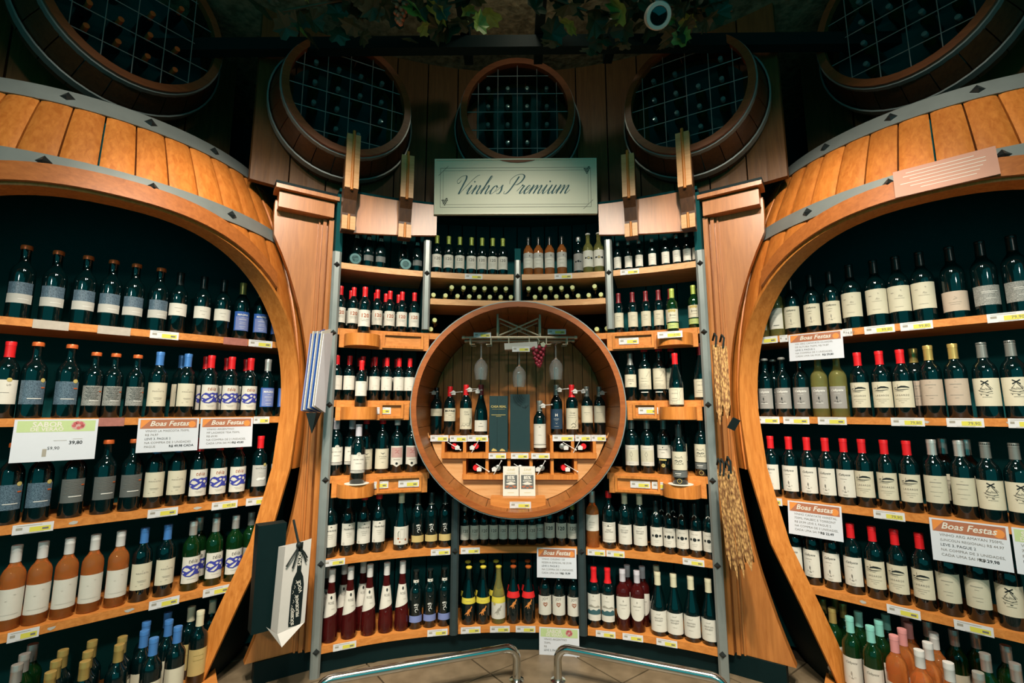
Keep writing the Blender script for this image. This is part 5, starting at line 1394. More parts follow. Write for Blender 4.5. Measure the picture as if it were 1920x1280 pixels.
# chocolate bars on the stand
for x, w in ((-0.040, 'left'), (0.052, 'right')):
    o = MB().box((0, 0, 0.08), (0.088, 0.012, 0.16)).build('chocolate_bar', 'paper_white', None, loc=(x, 2.765, CZ - 0.4915))
    o.rotation_euler = (R_(-8), 0, 0)
    tag(o, 'white wrapped 85%% chocolate bar, %s of the pair' % w, 'chocolate', 'chocolate bars at the foot of the round barrel')
    put('picture', Flat().rect(0, .075, .07, .075).plane('picture', 'paper_dgrey'), o, (0, -0.0063, 0))
    put('lettering', Flat().text('85%', .024, 0, .098, bold=.001).text('COCOA', .013, 0, .081, bold=.0006).poly([(-.03, .066), (0, .076), (.03, .066), (.012, .06), (-.012, .06)]).plane('lettering', 'paper_white'), o, (0, -0.0066, 0))
    put('ornament', Flat().poly([(-.034, .052), (-.006, .058), (-.02, .042)]).poly([(.034, .052), (.006, .058), (.02, .042)]).poly([(-.012, .048), (.012, .048), (0, .038)]).plane('ornament', 'print_redink'), o, (0, -0.0065, 0))
    put('lettering', Flat().text('Lindt', .020, 0, .142, shear=.35).text('EXCELLENCE', .0085, 0, .122).rect(0, .018, .036, .0018).plane('lettering', 'print_goldink'), o, (0, -0.0065, 0))

# hanging glass rack
rack = empty('glass_rack', (0, 2.75, 1.70))
tag(rack, 'brass wire glass rack hanging from the top of the round barrel', 'rack')
def rod(pts, r=0.005, name='rod'):
    return MB().tube(pts, r, 8).build(name, 'brass_rod', rack, smooth=True)
for x in (-0.118, 0.130):
    for y in (0, 0.14): rod([(x, y, 0.0), (x, y, 0.138)], .006, 'post')
for y in (0, 0.14):
    rod([(-0.108, y, 0.012), (0.120, y, 0.112)], .0045, 'brace'); rod([(0.120, y, 0.012), (-0.108, y, 0.112)], .0045, 'brace')
    rod([(-0.315, y, 0.0 - 0.0), (0.335, y, 0.0)], .0075, 'rail')
    for x in (-.315, .335): MB().lathe([(0, -.012), (.011, -.008), (.011, .008), (0, .012)], 10, Matrix.Translation((x, y, 0)) @ Matrix.Rotation(PI / 2, 4, 'Y')).build('finial', 'brass_rod', rack, smooth=True)
for x0, x1 in ((-.275, -.155), (.165, .285)):
    for y in (-0.012, 0.06): rod([(x0, y, 0.0), (x0, y, -.042), (x0 + .028, y, -.042)], .0038, 'hook'); rod([(x1, y, 0.0), (x1, y, -.042), (x1 - .028, y, -.042)], .0038, 'hook')
for x in (-.052, .066): rod([(x, -0.012, 0), (x, -0.012, -.036)], .0038, 'hook')
gl_prof_o = [(0, .0), (.034, .001), (.034, .003), (.012, .006), (.005, .012), (.0042, .05), (.0045, .085), (.008, .094), (.024, .108), (.037, .130), (.041, .155), (.038, .185), (.033, .215)]
gl_prof_i = [(.032, .215), (.037, .185), (.0398, .155), (.0358, .131), (.0225, .110), (.006, .099), (0, .097)]
glass_me = MB().lathe(gl_prof_o + gl_prof_i, 26).mesh('wine_glass', 'glass_clear', True, 70)
for x, z, w in ((-0.213, 1.672, 'left'), (0.008, 1.630, 'middle'), (0.220, 1.672, 'right')):
    o = put('wine_glass', glass_me, None, (x, 2.77, z))
    o.rotation_euler = (PI, 0, 0)
    tag(o, 'clear stemmed wine glass hanging upside down, %s of the three' % w, 'glass', 'glasses hanging from the rack')
gb = MB().box((0, 0, 0), (0.19, 0.07, 0.036)).build('rack_box', 'paper_lgrey', None, loc=(0.018, 2.76, 1.649))
gb.rotation_euler = (0, R_(-3), 0)
tag(gb, 'long grey carton wedged under the glass rack', 'box')
# bunch of red decoration grapes
gr = empty('grape_bunch', (0.118, 2.715, 1.655))
tag(gr, 'bunch of red artificial grapes hanging from the glass rack', 'grapes')
plain('grape_red', (0.22, 0.02, 0.035), 0.25, var=0.2, scale=60)
plain('grape_orange', (0.50, 0.16, 0.08), 0.3, var=0.2, scale=60)
plain('leaf_pale', (0.30, 0.32, 0.22), 0.5, var=0.25, scale=50)
def sphere(mb, c, r, n=8, m=6):
    mb.lathe([(max(1e-7, r * math.sin(PI * i / m)) if 0 < i < m else 0, -r * math.cos(PI * i / m)) for i in range(m + 1)], n, Matrix.Translation(c))
rng = random.Random(3)
def berries(root, n, length, top_r, br, mat):
    me = MB(); sphere(me, (0, 0, 0), br); me = me.mesh('berry', mat, True, 80)
    for i in range(n):
        t = (i + .5) / n
        rr = top_r * (1 - t) ** .7 + .002
        a = i * 2.4
        put('berry', me, root, (rr * math.cos(a), rr * math.sin(a) * .8, -length * t - .01))
berries(gr, 30, .115, .034, .0115, 'grape_red')
MB().tube([(0, 0, 0), (.004, 0, .02), (-.006, .002, .036)], .003, 6).build('stalk', 'leaf_pale', gr)
for a_, s_ in ((.4, 1), (2.0, .8)):
    MB().add([(0, 0, 0), (.018, -.004, .008), (.03, -.006, -.004), (.022, -.004, -.022), (.006, -.002, -.018)], [(0, 1, 2, 3, 4)]).build('leaf', 'leaf_pale', gr, loc=(.01, -.012, .004), rz=a_ * .3)

# ================================================================== LYING BOTTLES ABOVE THE BARREL
def lie_arc(x, z, rad_out, k, lab, grp):
    a = math.asin(x / 2.0)
    p = arc(a, D0 + 0.03 + 0.2365, z)
    return lying(k, p, -a, lab, grp)
R78 = 0.037 * .78
row1L = [-.488, -.420, -.352, -.284, -.226, -.164, -.100, -.040]
row1R = [.102, .162, .226, .288, .352, .412, .480]
row2L = [-.386, -.318, -.255, -.196, -.132, -.070]
row2R = [.064, .132, .194, .257, .320, .446]
for xs, tier, sidew in ((row1L, 0, 'left'), (row1R, 0, 'right'), (row2L, 1, 'left'), (row2R, 1, 'right')):
    for i, x in enumerate(xs):
        z = 1.9255 + R78 + tier * 0.0515
        lie_arc(x, z, 0, 'lie_l', 'lying bottle with pale lime cap, %s from left, %s tier, %s bay under the sign' % (ORD[i], 'upper' if tier else 'lower', sidew), 'lying bottles above the round barrel')
for x, z, w in ((-.498, 1.7205 + R78, 'lower of two left of the round barrel'), (-.478, 1.7205 + R78 + .0545, 'upper of two left of the round barrel'), (.452, 1.7205 + R78, 'nearer the round barrel at right'), (.508, 1.7205 + R78 + .002, 'farther from the round barrel at right')):
    lie_arc(x, z, 0, 'lie_l', 'lying bottle with pale lime cap, ' + w, 'lying bottles beside the round barrel')
# two dark bottles lying base outward on the top shelf
for u, x in (('outer', -.900), ('inner', -.645)):
    a = math.asin(x / 2.0)
    body = body_mesh('bord', 'glass_dark')
    o = put('lying_bottle', body, None, arc(a, D0 + .02, 2.0855 + .037))
    o.rotation_euler = (R_(-90), 0, -a)
    tag(o, 'dark bottle lying base outward on the top niche shelf, %s one' % u, 'bottle', 'bottles lying base outward')
    MB().lathe([(0, -.001), (.018, -.001), (.019, -.0025), (.030, -.0025), (.031, -.001)], 22).build('base_ring', 'cap_tealglass', o, smooth=True)

# ================================================================== BOTTLES IN THE UPPER BARREL HEADS
HEADN = ['far left', 'second left', 'middle', 'second right', 'far right']
for hi, (root, c, stp, RI) in enumerate(HEADS):
    ang = -root.rotation_euler.z
    n = 0
    rr_ = random.Random(11 + hi)
    for kz in (-2, -1, 0, 1, 2):
        for kx in (-2, -1, 0, 1, 2):
            x = (kx - .5) * stp; z = (kz - .5) * stp + 0.036 - stp / 2 + .006
            if kx == -2 and abs(x) > RI * .8: pass
            if math.hypot(x, z) > RI - .042 or rr_.random() < .12 or z > .2: continue
            p = Vector((x, .244, z))
            wp = c + Matrix.Rotation(-ang, 3, 'Z') @ p
            k = 'lie_o' if hi == 0 else 'lie_t'
            lying(k, wp, -ang, '%s, %s counted upward in the %s upper barrel' % (KINDS[k][3], ORD[n], HEADN[hi]), 'bottles stored in the upper barrels', .80, 'stored_bottle')
            n += 1

# ================================================================== PRICE TAGS AND SIGNS
tag_count = {}
TROW = {'L1': 'top shelf of the left barrel', 'L2': 'second shelf of the left barrel', 'L3': 'third shelf of the left barrel', 'L4': 'fourth shelf of the left barrel', 'R1': 'top shelf of the right barrel', 'R2': 'second shelf of the right barrel', 'R3': 'third shelf of the right barrel', 'R4': 'fourth shelf of the right barrel',
        'A1': 'top niche shelf', 'A2': 'second niche shelf', 'A3': 'third niche shelf', 'A4': 'fourth niche shelf', 'A5': 'fifth niche shelf', 'A6': 'bottom niche shelf'}
SHELFZ = {'L1': 1.645, 'L2': 1.25, 'L3': .845, 'L4': .455, 'R1': 1.665, 'R2': 1.25, 'R3': .845, 'R4': .455, 'A1': 2.085, 'A2': 1.72, 'A3': 1.335, 'A4': .945, 'A5': .54, 'A6': .135}
plain('film_red', (0.34, 0.13, 0.10), 0.15, var=0.3, scale=60, spec=0.7)
plain('film_clear', (0.42, 0.36, 0.30), 0.12, var=0.15, scale=60, spec=0.7)
plain('sign_plexi', (0.56, 0.58, 0.62), 0.12, var=0.02, spec=0.6)
PRICE = {('R1', 2): '74,87', ('R1', 3): '99,80', ('R1', 4): '99,80', ('R1', 5): '79,90', ('R2', 3): '79,80', ('R2', 4): '79,90', ('R3', 1): '79,90', ('L3', 2): '49,80', ('L3', 3): '49,90'}
def price_tag(loc, rz, w, h, kind, label, price=None, group='price tags', tilt=0.0):
    mat = {'film': 'film_clear', 'red': 'film_red'}.get(kind, 'paper_tagwhite')
    o = MB().box((0, 0, 0), (w, 0.002, h)).build('price_tag', mat, None, loc=loc, rz=rz)
    if tilt: o.rotation_euler = (R_(tilt), 0, rz)
    tag(o, label, 'price tag', group)
    if kind in ('film', 'red'): return o
    if w > .05:
        put('price_field', Flat().rect(w * .17, -h * .10, w * .52, h * .50).plane('price_field', 'paper_tagyellow'), o, (0, -.0013, 0))
    f = Flat().rect(-w * .34, h * .05, w * .16, h * .26).rect(-w * .1, h * .34, w * .62, h * .05).rect(w * .02, -h * .42, w * .5, h * .04)
    put('print', f.plane('print', 'print_paleink'), o, (0, -.0013, 0))
    g = Flat()
    if price: g.text(price, h * .46, w * .24, -h * .10)
    else: g.rect(w * .30, -h * .10, w * .16, h * .2)
    put('price', g.plane('price', 'print_greyink'), o, (0, -.0017, 0))
    return o
for r, x, y, rot, w, k in TAGS:
    n = tag_count.get(r, 0); tag_count[r] = n + 1
    z = SHELFZ[r] - (.055 if k == 'f' else .018)
    word = {'film': 'clear empty tag holder', 'red': 'reddish plastic tag holder'}.get(k, 'white and yellow price tag')
    price_tag((x, y, z), R_(rot), w, .036 if r[0] in 'LR' else (.032 if k == 't' else .036), k, '%s, %s from left on the %s' % (word, ORD[n], TROW[r]), PRICE.get((r, n)), 'price tags on the ' + TROW[r])
# tags in the round barrel
for i, (x, y, z, w, h, lab) in enumerate([(-.455, 2.826, 1.122, .105, .036, 'left end of upper left ledge'), (-.345, 2.826, 1.120, .10, .036, 'middle of upper left ledge'), (-.233, 2.826, 1.122, .12, .036, 'right end of upper left ledge'),
        (.262, 2.826, 1.124, .125, .036, 'left end of upper right ledge'), (.375, 2.826, 1.124, .09, .036, 'middle of upper right ledge'), (.465, 2.826, 1.124, .085, .036, 'right end of upper right ledge'),
        (-.118, 2.806, 1.024, .10, .032, 'under the lettered box'), (.010, 2.806, 1.024, .10, .032, 'under the swirl box'), (.128, 2.806, 1.024, .105, .032, 'under the low bottle'), (.012, 2.697, .775, .115, .034, 'on the chocolate stand'),
        (-.205, 2.735, 1.712, .10, .030, 'at left on the glass rack'), (.225, 2.735, 1.730, .105, .030, 'at right on the glass rack'), (.018, 2.722, 1.628, .10, .030, 'below the grey carton of the rack')]):
    price_tag((x, y, z), 0, w, h, 't', 'white and yellow price tag %s in the round barrel' % lab, None, 'price tags in the round barrel')
price_tag(arc(xa(.845), 1.872, 1.672), -xa(.845), .125, .034, 't', 'white and yellow price tag on the upper right round bracket', '19,90', 'price tags on the brackets')

def sign(loc, rz, w, h, head, headmat, lines, last, label, tilt=6):
    o = MB().box((0, 0, 0), (w, 0.003, h)).build('hanging_sign', 'sign_plexi', None, loc=loc, rz=rz)
    o.rotation_euler = (R_(-tilt), 0, rz)
    tag(o, label, 'sign', 'promotional signs on the shelf edges')
    put('banner', Flat().rect(0, h * .33, w * .93, h * .27).plane('banner', headmat), o, (0, -.0018, 0))
    if headmat == 'paper_banner':
        put('banner_glow', Flat().disc(w * .38, h * .31, h * .10).poly([(-w * .46, h * .2), (-w * .3, h * .46), (-w * .46, h * .46)]).plane('banner_glow', 'paper_orange'), o, (0, -.0019, 0))
    put('lettering', head(w, h).plane('lettering', 'paper_white'), o, (0, -.0022, 0))
    f = Flat(); g = Flat()
    n = len(lines)
    for i, t in enumerate(lines):
        y = h * (.12 - .115 * i)
        v, _ = text_flat(t, h * .088, align='LEFT')
        mw = max(p[0] for p in v) if v else 1
        s_ = min(h * .088, h * .088 * (w * .80) / mw)
        (g if t.startswith('LEVE') else f).text(t, s_, -w * .38, y, align='LEFT')
    if last: g.text(last, h * .095, w * .22, h * (.12 - .115 * (n - 1)), bold=.0003)
    if f.v: put('lettering', f.plane('lettering', 'print_paleink2' if 'print_paleink2' in MATS else 'print_greyink'), o, (0, -.0021, 0))
    if g.v: put('lettering', g.plane('lettering', 'print_ink'), o, (0, -.0021, 0))
    return o
boas = lambda w, h: Flat().text('Boas Festas', min(h * .21, w * .15), 0, h * .335, shear=.3, bold=.0006)
sabor = lambda w, h: Flat().text('SABOR', min(h * .17, w * .15), -w * .12, h * .37, bold=.0006).text('DE VERÃO', min(h * .125, w * .11), -w * .12, h * .255, bold=.0004)
STXT = {
 'boas1': (['VINHO LA MASCOTA 750ML', 'R$ 74,97', 'LEVE 3, PAGUE 2', 'NA COMPRA DE 3 UNIDADES', 'PAGUE'], 'R$ 49,98 CADA', 'promotional sign with orange banner, left of two on the left barrel'),
 'boas2': (['VINHO ARGENTINO', 'MF LAGARDE TEIA 750ML', 'R$ 69,90', 'NA COMPRA DE 2 UNIDADES,', 'CADA UMA SAI POR'], 'R$ 49,80', 'promotional sign with orange banner, right of two on the left barrel'),
 'boas3': (['VIN ARG CAFAYATE CUARDEL', 'DE ALTURA 750ML R$ 74,87', 'LEVE 3, PAGUE 2', 'NA COMPRA DE 3 UNIDADES,', 'CADA UMA SAI POR'], 'R$ 59,80', 'promotional sign with orange banner under the top shelf, right barrel'),
 'boas4': (['VINHO CAFAYATE VARIETAL', '750ML MALBEC E TORRONT', 'R$ 29,99 LEVE 3, PAGUE 2', 'NA COMPRA DE 3 UNIDADES,', 'CADA UMA SAI POR'], 'R$ 22,49', 'narrow promotional sign with orange banner, third shelf of right barrel'),
 'boas5': (['VINHO ARG AMAYAN 750ML', '(LINCOLN REGIONAL) R$ 44,97', 'LEVE 3, PAGUE 2', 'NA COMPRA DE 3 UNIDADES,', 'CADA UMA SAI POR'], 'R$ 29,98', 'wide promotional sign with faded banner, third shelf of right barrel'),
 'boas6': (['VINHO CHILENO 120', 'RESERVA ESPECIAL R$ 29,98', 'LEVE 3, PAGUE 2', 'NA COMPRA DE 3 UNIDADES,', 'CADA UMA SAI POR'], 'R$ 19,99', 'promotional sign with orange banner in the centre bay of the niche'),
}
for r, x, y, rot, w, h, k in SIGNS:
    z = SHELFZ[r] - h / 2 - .004
    if k.startswith('boas'):
        lines, last, lab = STXT[k]
        sign((x, y, z), R_(rot), w, h, boas, 'paper_banner', lines, last, lab)
    else:
        lab = {'sabor': 'large promotional sign with lime banner on the left barrel', 'sabor2': 'promotional sign with lime banner at the edge of the right barrel', 'sabor3': 'promotional sign with lime banner below the bottom niche shelf'}[k]
        o = sign((x, y, z), R_(rot), w, h, sabor, 'paper_signlime', [] if k == 'sabor' else ['VINHO ARGENTINO', '750ML', 'R$', 'LEVE 3, PAGUE 2'], None, lab)
        pf = Flat().disc(w * .25, h * .345, w * .09, 18, h * .115)
        put('fruit_dish', pf.plane('fruit_dish', 'paper_pinkp'), o, (0, -.0020, 0))
        pf = Flat()
        for q in range(7):
            a = q * 2.4
            pf.disc(w * .25 + w * .055 * math.cos(a), h * .345 + h * .065 * math.sin(a), w * .026, 8)
        put('fruit', pf.plane('fruit', 'print_pinkink'), o, (0, -.0023, 0))
        if k == 'sabor':
            put('price', Flat().text('39,80', h * .115, w * .24, -h * .08, bold=.0004).plane('price', 'print_ink'), o, (0, -.0022, 0))
            put('price', Flat().text('59,90', h * .10, -w * .02, -h * .20).plane('price', 'print_ink'), o, (0, -.0022, 0))
            put('lettering', Flat().rect(w * .05, -h * .02, w * .16, h * .008).rect(w * .26, h * .01, w * .12, h * .008).rect(-w * .12, -h * .30, w * .05, h * .18).plane('lettering', 'print_paleink'), o, (0, -.0021, 0))

# reddish plastic plate on the right barrel arch
ph = R_(-131.5)
c = Vector((BX + (rb(.90) + .035) * math.cos(ph), BY + (rb(.90) + .035) * math.sin(ph), EYE + .91))
plain('plate_pink', (0.50, 0.27, 0.20), 0.12, var=0.1, scale=8, spec=0.7)
pl = MB().box((0, 0, 0), (.30, .004, .125)).build('notice_plate', 'plate_pink', None, loc=c, rz=ph + PI / 2)
pl.rotation_euler = (R_(-14), 0, ph + PI / 2)
tag(pl, 'pinkish plastic notice plate on the arch of the right barrel', 'sign')
f = Flat()
for i, w_ in enumerate((.20, .24, .22, .24, .20, .16)):
    f.rect(.01 * ((i % 3) - 1), .042 - .016 * i, w_, .0028)
put('lettering', f.plane('lettering', 'paper_white'), pl, (0, -.0025, 0))

# ================================================================== NAME SIGN
sg = empty('name_sign', (-0.012, 2.66, 2.579))
sg.rotation_euler = (R_(3), 0, 0)
tag(sg, 'cream sign lettered Vinhos Premium over the niche', 'sign')
SW, SH_ = .95, .335
plain('sign_cream', (0.56, 0.56, 0.42), 0.5, var=0.03, scale=6)
plain('sign_frame', (0.60, 0.60, 0.46), 0.4, var=0.03)
MB().box((0, 0, 0), (SW, .02, SH_)).build('board', 'sign_cream', sg)
for z in (-SH_ / 2 + .004, SH_ / 2 - .004): MB().box((0, -.0125, z), (SW, .005, .008)).build('frame_bar', 'sign_frame', sg)
for x in (-SW / 2 + .004, SW / 2 - .004): MB().box((x, -.0125, 0), (.008, .005, SH_ - .016)).build('frame_bar', 'sign_frame', sg)
b = Flat()
W2, H2 = SW / 2 - .035, SH_ / 2 - .055
for e, t in ((0, .0022), (.016, .0016)):
    b.line([(-W2 + e, H2 - e), (W2 - e, H2 - e), (W2 - e, -H2 + e - .012), (-W2 + e, -H2 + e - .012), (-W2 + e, H2 - e)], t)
b.line([(-W2 - .012, H2 - .045), (-W2 + .045, H2 + .012)], .0024); b.line([(W2 + .012, -H2 + .03), (W2 - .045, -H2 - .026)], .0024)
put('border', b.plane('border', 'print_greyink'), sg, (0, -.0108, 0))
# little bunches of grapes in two corners
g = Flat()
for cx, cz in ((-W2 + .026, -H2 + .018), (W2 - .022, H2 - .02)):
    for r_ in range(4):
        for q in range(4 - r_): g.disc(cx + (q - (3 - r_) / 2) * .0095, cz + .012 - r_ * .009, .0042, 8)
    g.poly([(cx, cz + .018), (cx + .014, cz + .028), (cx + .018, cz + .018)])
put('grape_emblem', g.plane('grape_emblem', 'print_ink'), sg, (0, -.0109, 0))
# copperplate lettering from pen strokes: hairline up, swelling down
GL = {
 'V': (1.75, [[(-.1, 1.25), (-.32, 1.55), (-.12, 2.0), (.35, 2.15), (.62, 1.8), (.70, 1.0), (.82, .0), (1.1, .7), (1.45, 1.6), (1.75, 2.1), (2.0, 2.2)], [(-.1, 1.25), (.1, 1.3), (.15, 1.6)]]),
 'i': (.62, [[(-.25, .35), (-.02, .98), (0, .9), (.0, .25), (.1, .0), (.24, .08), (.42, .45)]]),
 'n': (1.05, [[(-.22, .35), (-.02, .95), (.0, .9), (.0, .0)], [(.0, .15), (.16, .65), (.38, .98), (.5, .8), (.5, .25), (.6, .0), (.74, .08), (.92, .45)]]),
 'h': (1.05, [[(-.22, .35), (.12, 1.3), (.22, 1.9), (.12, 2.1), (.02, 1.8), (.0, .0)], [(.0, .15), (.16, .65), (.38, .98), (.5, .8), (.5, .25), (.6, .0), (.74, .08), (.92, .45)]]),
 'o': (.82, [[(.36, .96), (.12, .86), (.0, .45), (.08, .06), (.26, .0), (.46, .22), (.52, .62), (.36, .96), (.46, .78), (.72, .74)]]),
 's': (.72, [[(-.22, .25), (.08, .75), (.18, 1.02), (.22, .8), (.36, .4), (.32, .08), (.12, .0), (-.02, .12)]]),
 'P': (1.55, [[(.58, 2.0), (.52, 1.2), (.40, .35), (.18, .0), (-.1, .06), (-.12, .3)], [(.0, 1.1), (-.22, 1.6), (.1, 2.12), (.75, 2.28), (1.22, 2.0), (1.2, 1.4), (.85, 1.05), (.5, 1.12)]]),
 'r': (.72, [[(-.22, .3), (.04, 1.02), (.08, .92), (.30, .92), (.26, .6), (.24, .2), (.34, .0), (.5, .12), (.62, .42)]]),
 'e': (.70, [[(-.12, .35), (.22, .52), (.36, .8), (.22, .98), (.06, .78), (.0, .38), (.1, .04), (.3, .03), (.58, .45)]]),
 'm': (1.55, [[(-.22, .35), (-.02, .95), (.0, .9), (.0, .0)], [(.0, .15), (.16, .65), (.38, .98), (.5, .8), (.5, .0)], [(.5, .15), (.66, .65), (.88, .98), (1.0, .8), (1.0, .25), (1.1, .0), (1.24, .08), (1.42, .45)]]),
 'u': (1.05, [[(-.2, .35), (-.02, .98), (.0, .85), (.0, .28), (.12, .0), (.3, .12), (.5, .62), (.52, .98), (.5, .85), (.5, .25), (.6, .0), (.74, .08), (.92, .45)]]),
}
def catmull(p, n=9):
    q = [p[0]] + list(p) + [p[-1]]
    out = []
    for i in range(1, len(q) - 2):
        for k in range(n):
            t = k / n
            out.append(tuple(.5 * (2 * q[i][d] + (q[i + 1][d] - q[i - 1][d]) * t + (2 * q[i - 1][d] - 5 * q[i][d] + 4 * q[i + 1][d] - q[i + 2][d]) * t * t + (3 * q[i][d] - q[i - 1][d] - 3 * q[i + 1][d] + q[i + 2][d]) * t ** 3) for d in (0, 1)))
    out.append(p[-1])
    return out
pen = Flat()
XH = .052; SL = .62
cur = 0.0
strokes = []
for ch in 'Vinhos Premium':
    if ch == ' ': cur += .25; continue
    w_, ss = GL[ch]
    for s_ in ss: strokes.append([(cur + a, b_) for a, b_ in s_])
    if ch == 'i': strokes.append(('dot', cur + .12, 1.42))
    cur += w_
sx = .73 / (cur * XH + .05)
for s_ in strokes:
    if s_[0] == 'dot':
        pen.disc((s_[1] + s_[2] * SL) * XH * sx - .372, s_[2] * XH - .045, .0048, 10); continue
    pts = [((a + b_ * SL) * XH * sx - .372, b_ * XH - .045, b_) for a, b_ in catmull(s_)]
    L = []; Rr = []
    for i, p in enumerate(pts):
        a, b_ = pts[max(0, i - 1)], pts[min(len(pts) - 1, i + 1)]
        dx, dy = b_[0] - a[0], b_[1] - a[1]
        l = math.hypot(dx, dy) or 1e-6
        wd = .0011 + .0036 * max(0.0, -dy / l) ** 1.6
        L.append((p[0] - dy / l * wd, p[1] + dx / l * wd)); Rr.append((p[0] + dy / l * wd, p[1] - dx / l * wd))
    for i in range(len(pts) - 1): pen.poly([L[i], Rr[i], Rr[i + 1], L[i + 1]])
put('lettering', pen.plane('lettering', 'print_tealink'), sg, (0, -.0112, 0))

# ================================================================== FLOOR RAILS
def rail(p0, p1, label):
    p0, p1 = Vector(p0), Vector(p1)
    d = (p1 - p0).normalized()
    h, r, br = .150, .0195, .055
    pts = [p0.copy()]
    pts += [Vector((p0.x, p0.y, h - br))]
    for k in range(1, 7):
        t = PI / 2 * k / 6
        pts.append(p0 + d * (br * (1 - math.cos(t))) + Vector((0, 0, h - br + br * math.sin(t))))
    for k in range(0, 7):
        t = PI / 2 * k / 6
        pts.append(p1 - d * (br * (1 - math.sin(t))) + Vector((0, 0, h - br + br * math.cos(t))))
    pts.append(p1.copy())
    root = empty('bumper_rail', (0, 0, 0))
    tag(root, label, 'rail')
    # consistent frame sweep
    n = 16; vs = []; fs = []
    side = d.cross(Vector((0, 0, 1))).normalized()
    for i, p in enumerate(pts):
        t = (pts[min(i + 1, len(pts) - 1)] - pts[max(i - 1, 0)]).normalized()
        b_ = t.cross(side)
        for k in range(n):
            q = 2 * PI * k / n
            vs.append(p + (side * math.cos(q) + b_ * math.sin(q)) * r)
    for i in range(len(pts) - 1):
        for k in range(n):
            l = (k + 1) % n
            fs.append((i * n + k, i * n + l, (i + 1) * n + l, (i + 1) * n + k))
    MB().add(vs, fs).build('tube', 'steel', root, smooth=True, angle=60)
    for p in (p0, p1):
        MB().lathe([(0, 0.0005), (.036, 0.0005), (.036, .005), (.021, .009), (.021, .012)], 18).build('foot_flange', 'steel', root, smooth=True, loc=p)
rail((-.845, 2.20, 0), (-.008, 2.51, 0), 'bent stainless steel bumper rail on the floor, left one')
rail((.19, 2.51, 0), (.88, 2.235, 0), 'bent stainless steel bumper rail on the floor, right one')

# ================================================================== BAGS ON THE PILLARS
# white bottle bag with black bottle print
bag = empty('gift_bag', (-1.035, 2.30, .285))
bag.rotation_euler = (R_(-3), R_(3), R_(47))
tag(bag, 'white paper bottle bag with black bottle print hanging on the left pillar', 'bag')
plain('bag_paper', (0.52, 0.50, 0.46), 0.6, var=0.04)
bw, bd_, bh = .118, .075, .385
m = MB()
m.add([(-bw / 2, -bd_ / 2, .03), (bw / 2, -bd_ / 2, .05), (bw / 2, bd_ / 2, .05), (-bw / 2, bd_ / 2, .03), (-bw / 2, -bd_ / 2, bh), (bw / 2, -bd_ / 2, bh + .02), (bw / 2, bd_ / 2, bh), (-bw / 2, bd_ / 2, bh - .01), (-bw / 2 + .01, -bd_ / 2 - .004, -.01), (bw / 2, -bd_ / 2 - .004, .05)],
      [(0, 3, 2, 1), (0, 1, 5, 4), (1, 2, 6, 5), (2, 3, 7, 6), (3, 0, 4, 7)])
m.build('paper', 'bag_paper', bag)
MB().add([(-bw / 2, -bd_ / 2 - .001, .03), (bw / 2, -bd_ / 2 - .001, .05), (-bw / 2 + .012, -bd_ / 2 - .03, -.018), (-bw / 2 - .02, bd_ / 2, .045), (-bw / 2, -bd_ / 2, .028)], [(0, 1, 2), (0, 2, 3)]).build('bottom_fold', 'bag_paper', bag)
bp = Flat().poly([(-.026, .045), (.026, .045), (.028, .06), (.028, .21), (.022, .245), (.010, .27), (.009, .395), (-.009, .395), (-.010, .27), (-.022, .245), (-.028, .21), (-.028, .06)])
put('bottle_print', bp.plane('bottle_print', 'paper_black'), bag, (.012, -bd_ / 2 - .001, 0))
bt = Flat().text('SAÚDE', .020, 0, .325, rot=PI / 2, bold=.0006).text('VOCÊ', .020, .010, .205, rot=PI / 2 + .25, bold=.0006).text('FELICIDADE', .017, .006, .125, rot=PI / 2 + .12, bold=.0006).text('SUCESSO', .017, -.012, .085, rot=PI / 2 + .1, bold=.0006)
for q in range(9): bt.line([(-.022 + .006 * (q % 3), .06 + .02 * q), (-.016 + .006 * (q % 3), .066 + .02 * q), (-.02 + .005 * (q % 3), .074 + .02 * q)], .0014)
put('lettering', bt.plane('lettering', 'paper_white'), bag, (.012, -bd_ / 2 - .0016, 0))
rib = MB()
for a_, l_ in ((-.6, .09), (-.2, .11), (.5, .08), (1.0, .05)):
    rib.tube([(0, -bd_ / 2 - .006, bh - .005), (math.sin(a_) * l_ * .6, -bd_ / 2 - .012, bh - .02 - l_ * .3), (math.sin(a_) * l_, -bd_ / 2 - .008, bh - .03 - l_ * .6)], .0032, 6)
rib.tube([(0, -bd_ / 2 - .004, bh), (0, 0, bh + .05), (0, .04, bh + .10)], .006, 6)
sphere(rib, (0, -bd_ / 2 - .006, bh), .014)
rib.build('ribbon', 'paper_black', bag, smooth=True)
# dark bag hanging behind it
db = MB().box((0, 0, .23), (.12, .07, .46)).build('dark_bag', 'black_paint', None, loc=(-1.155, 2.33, .30), rz=R_(40))
tag(db, 'dark bottle bag hanging beside the white printed bag', 'bag')

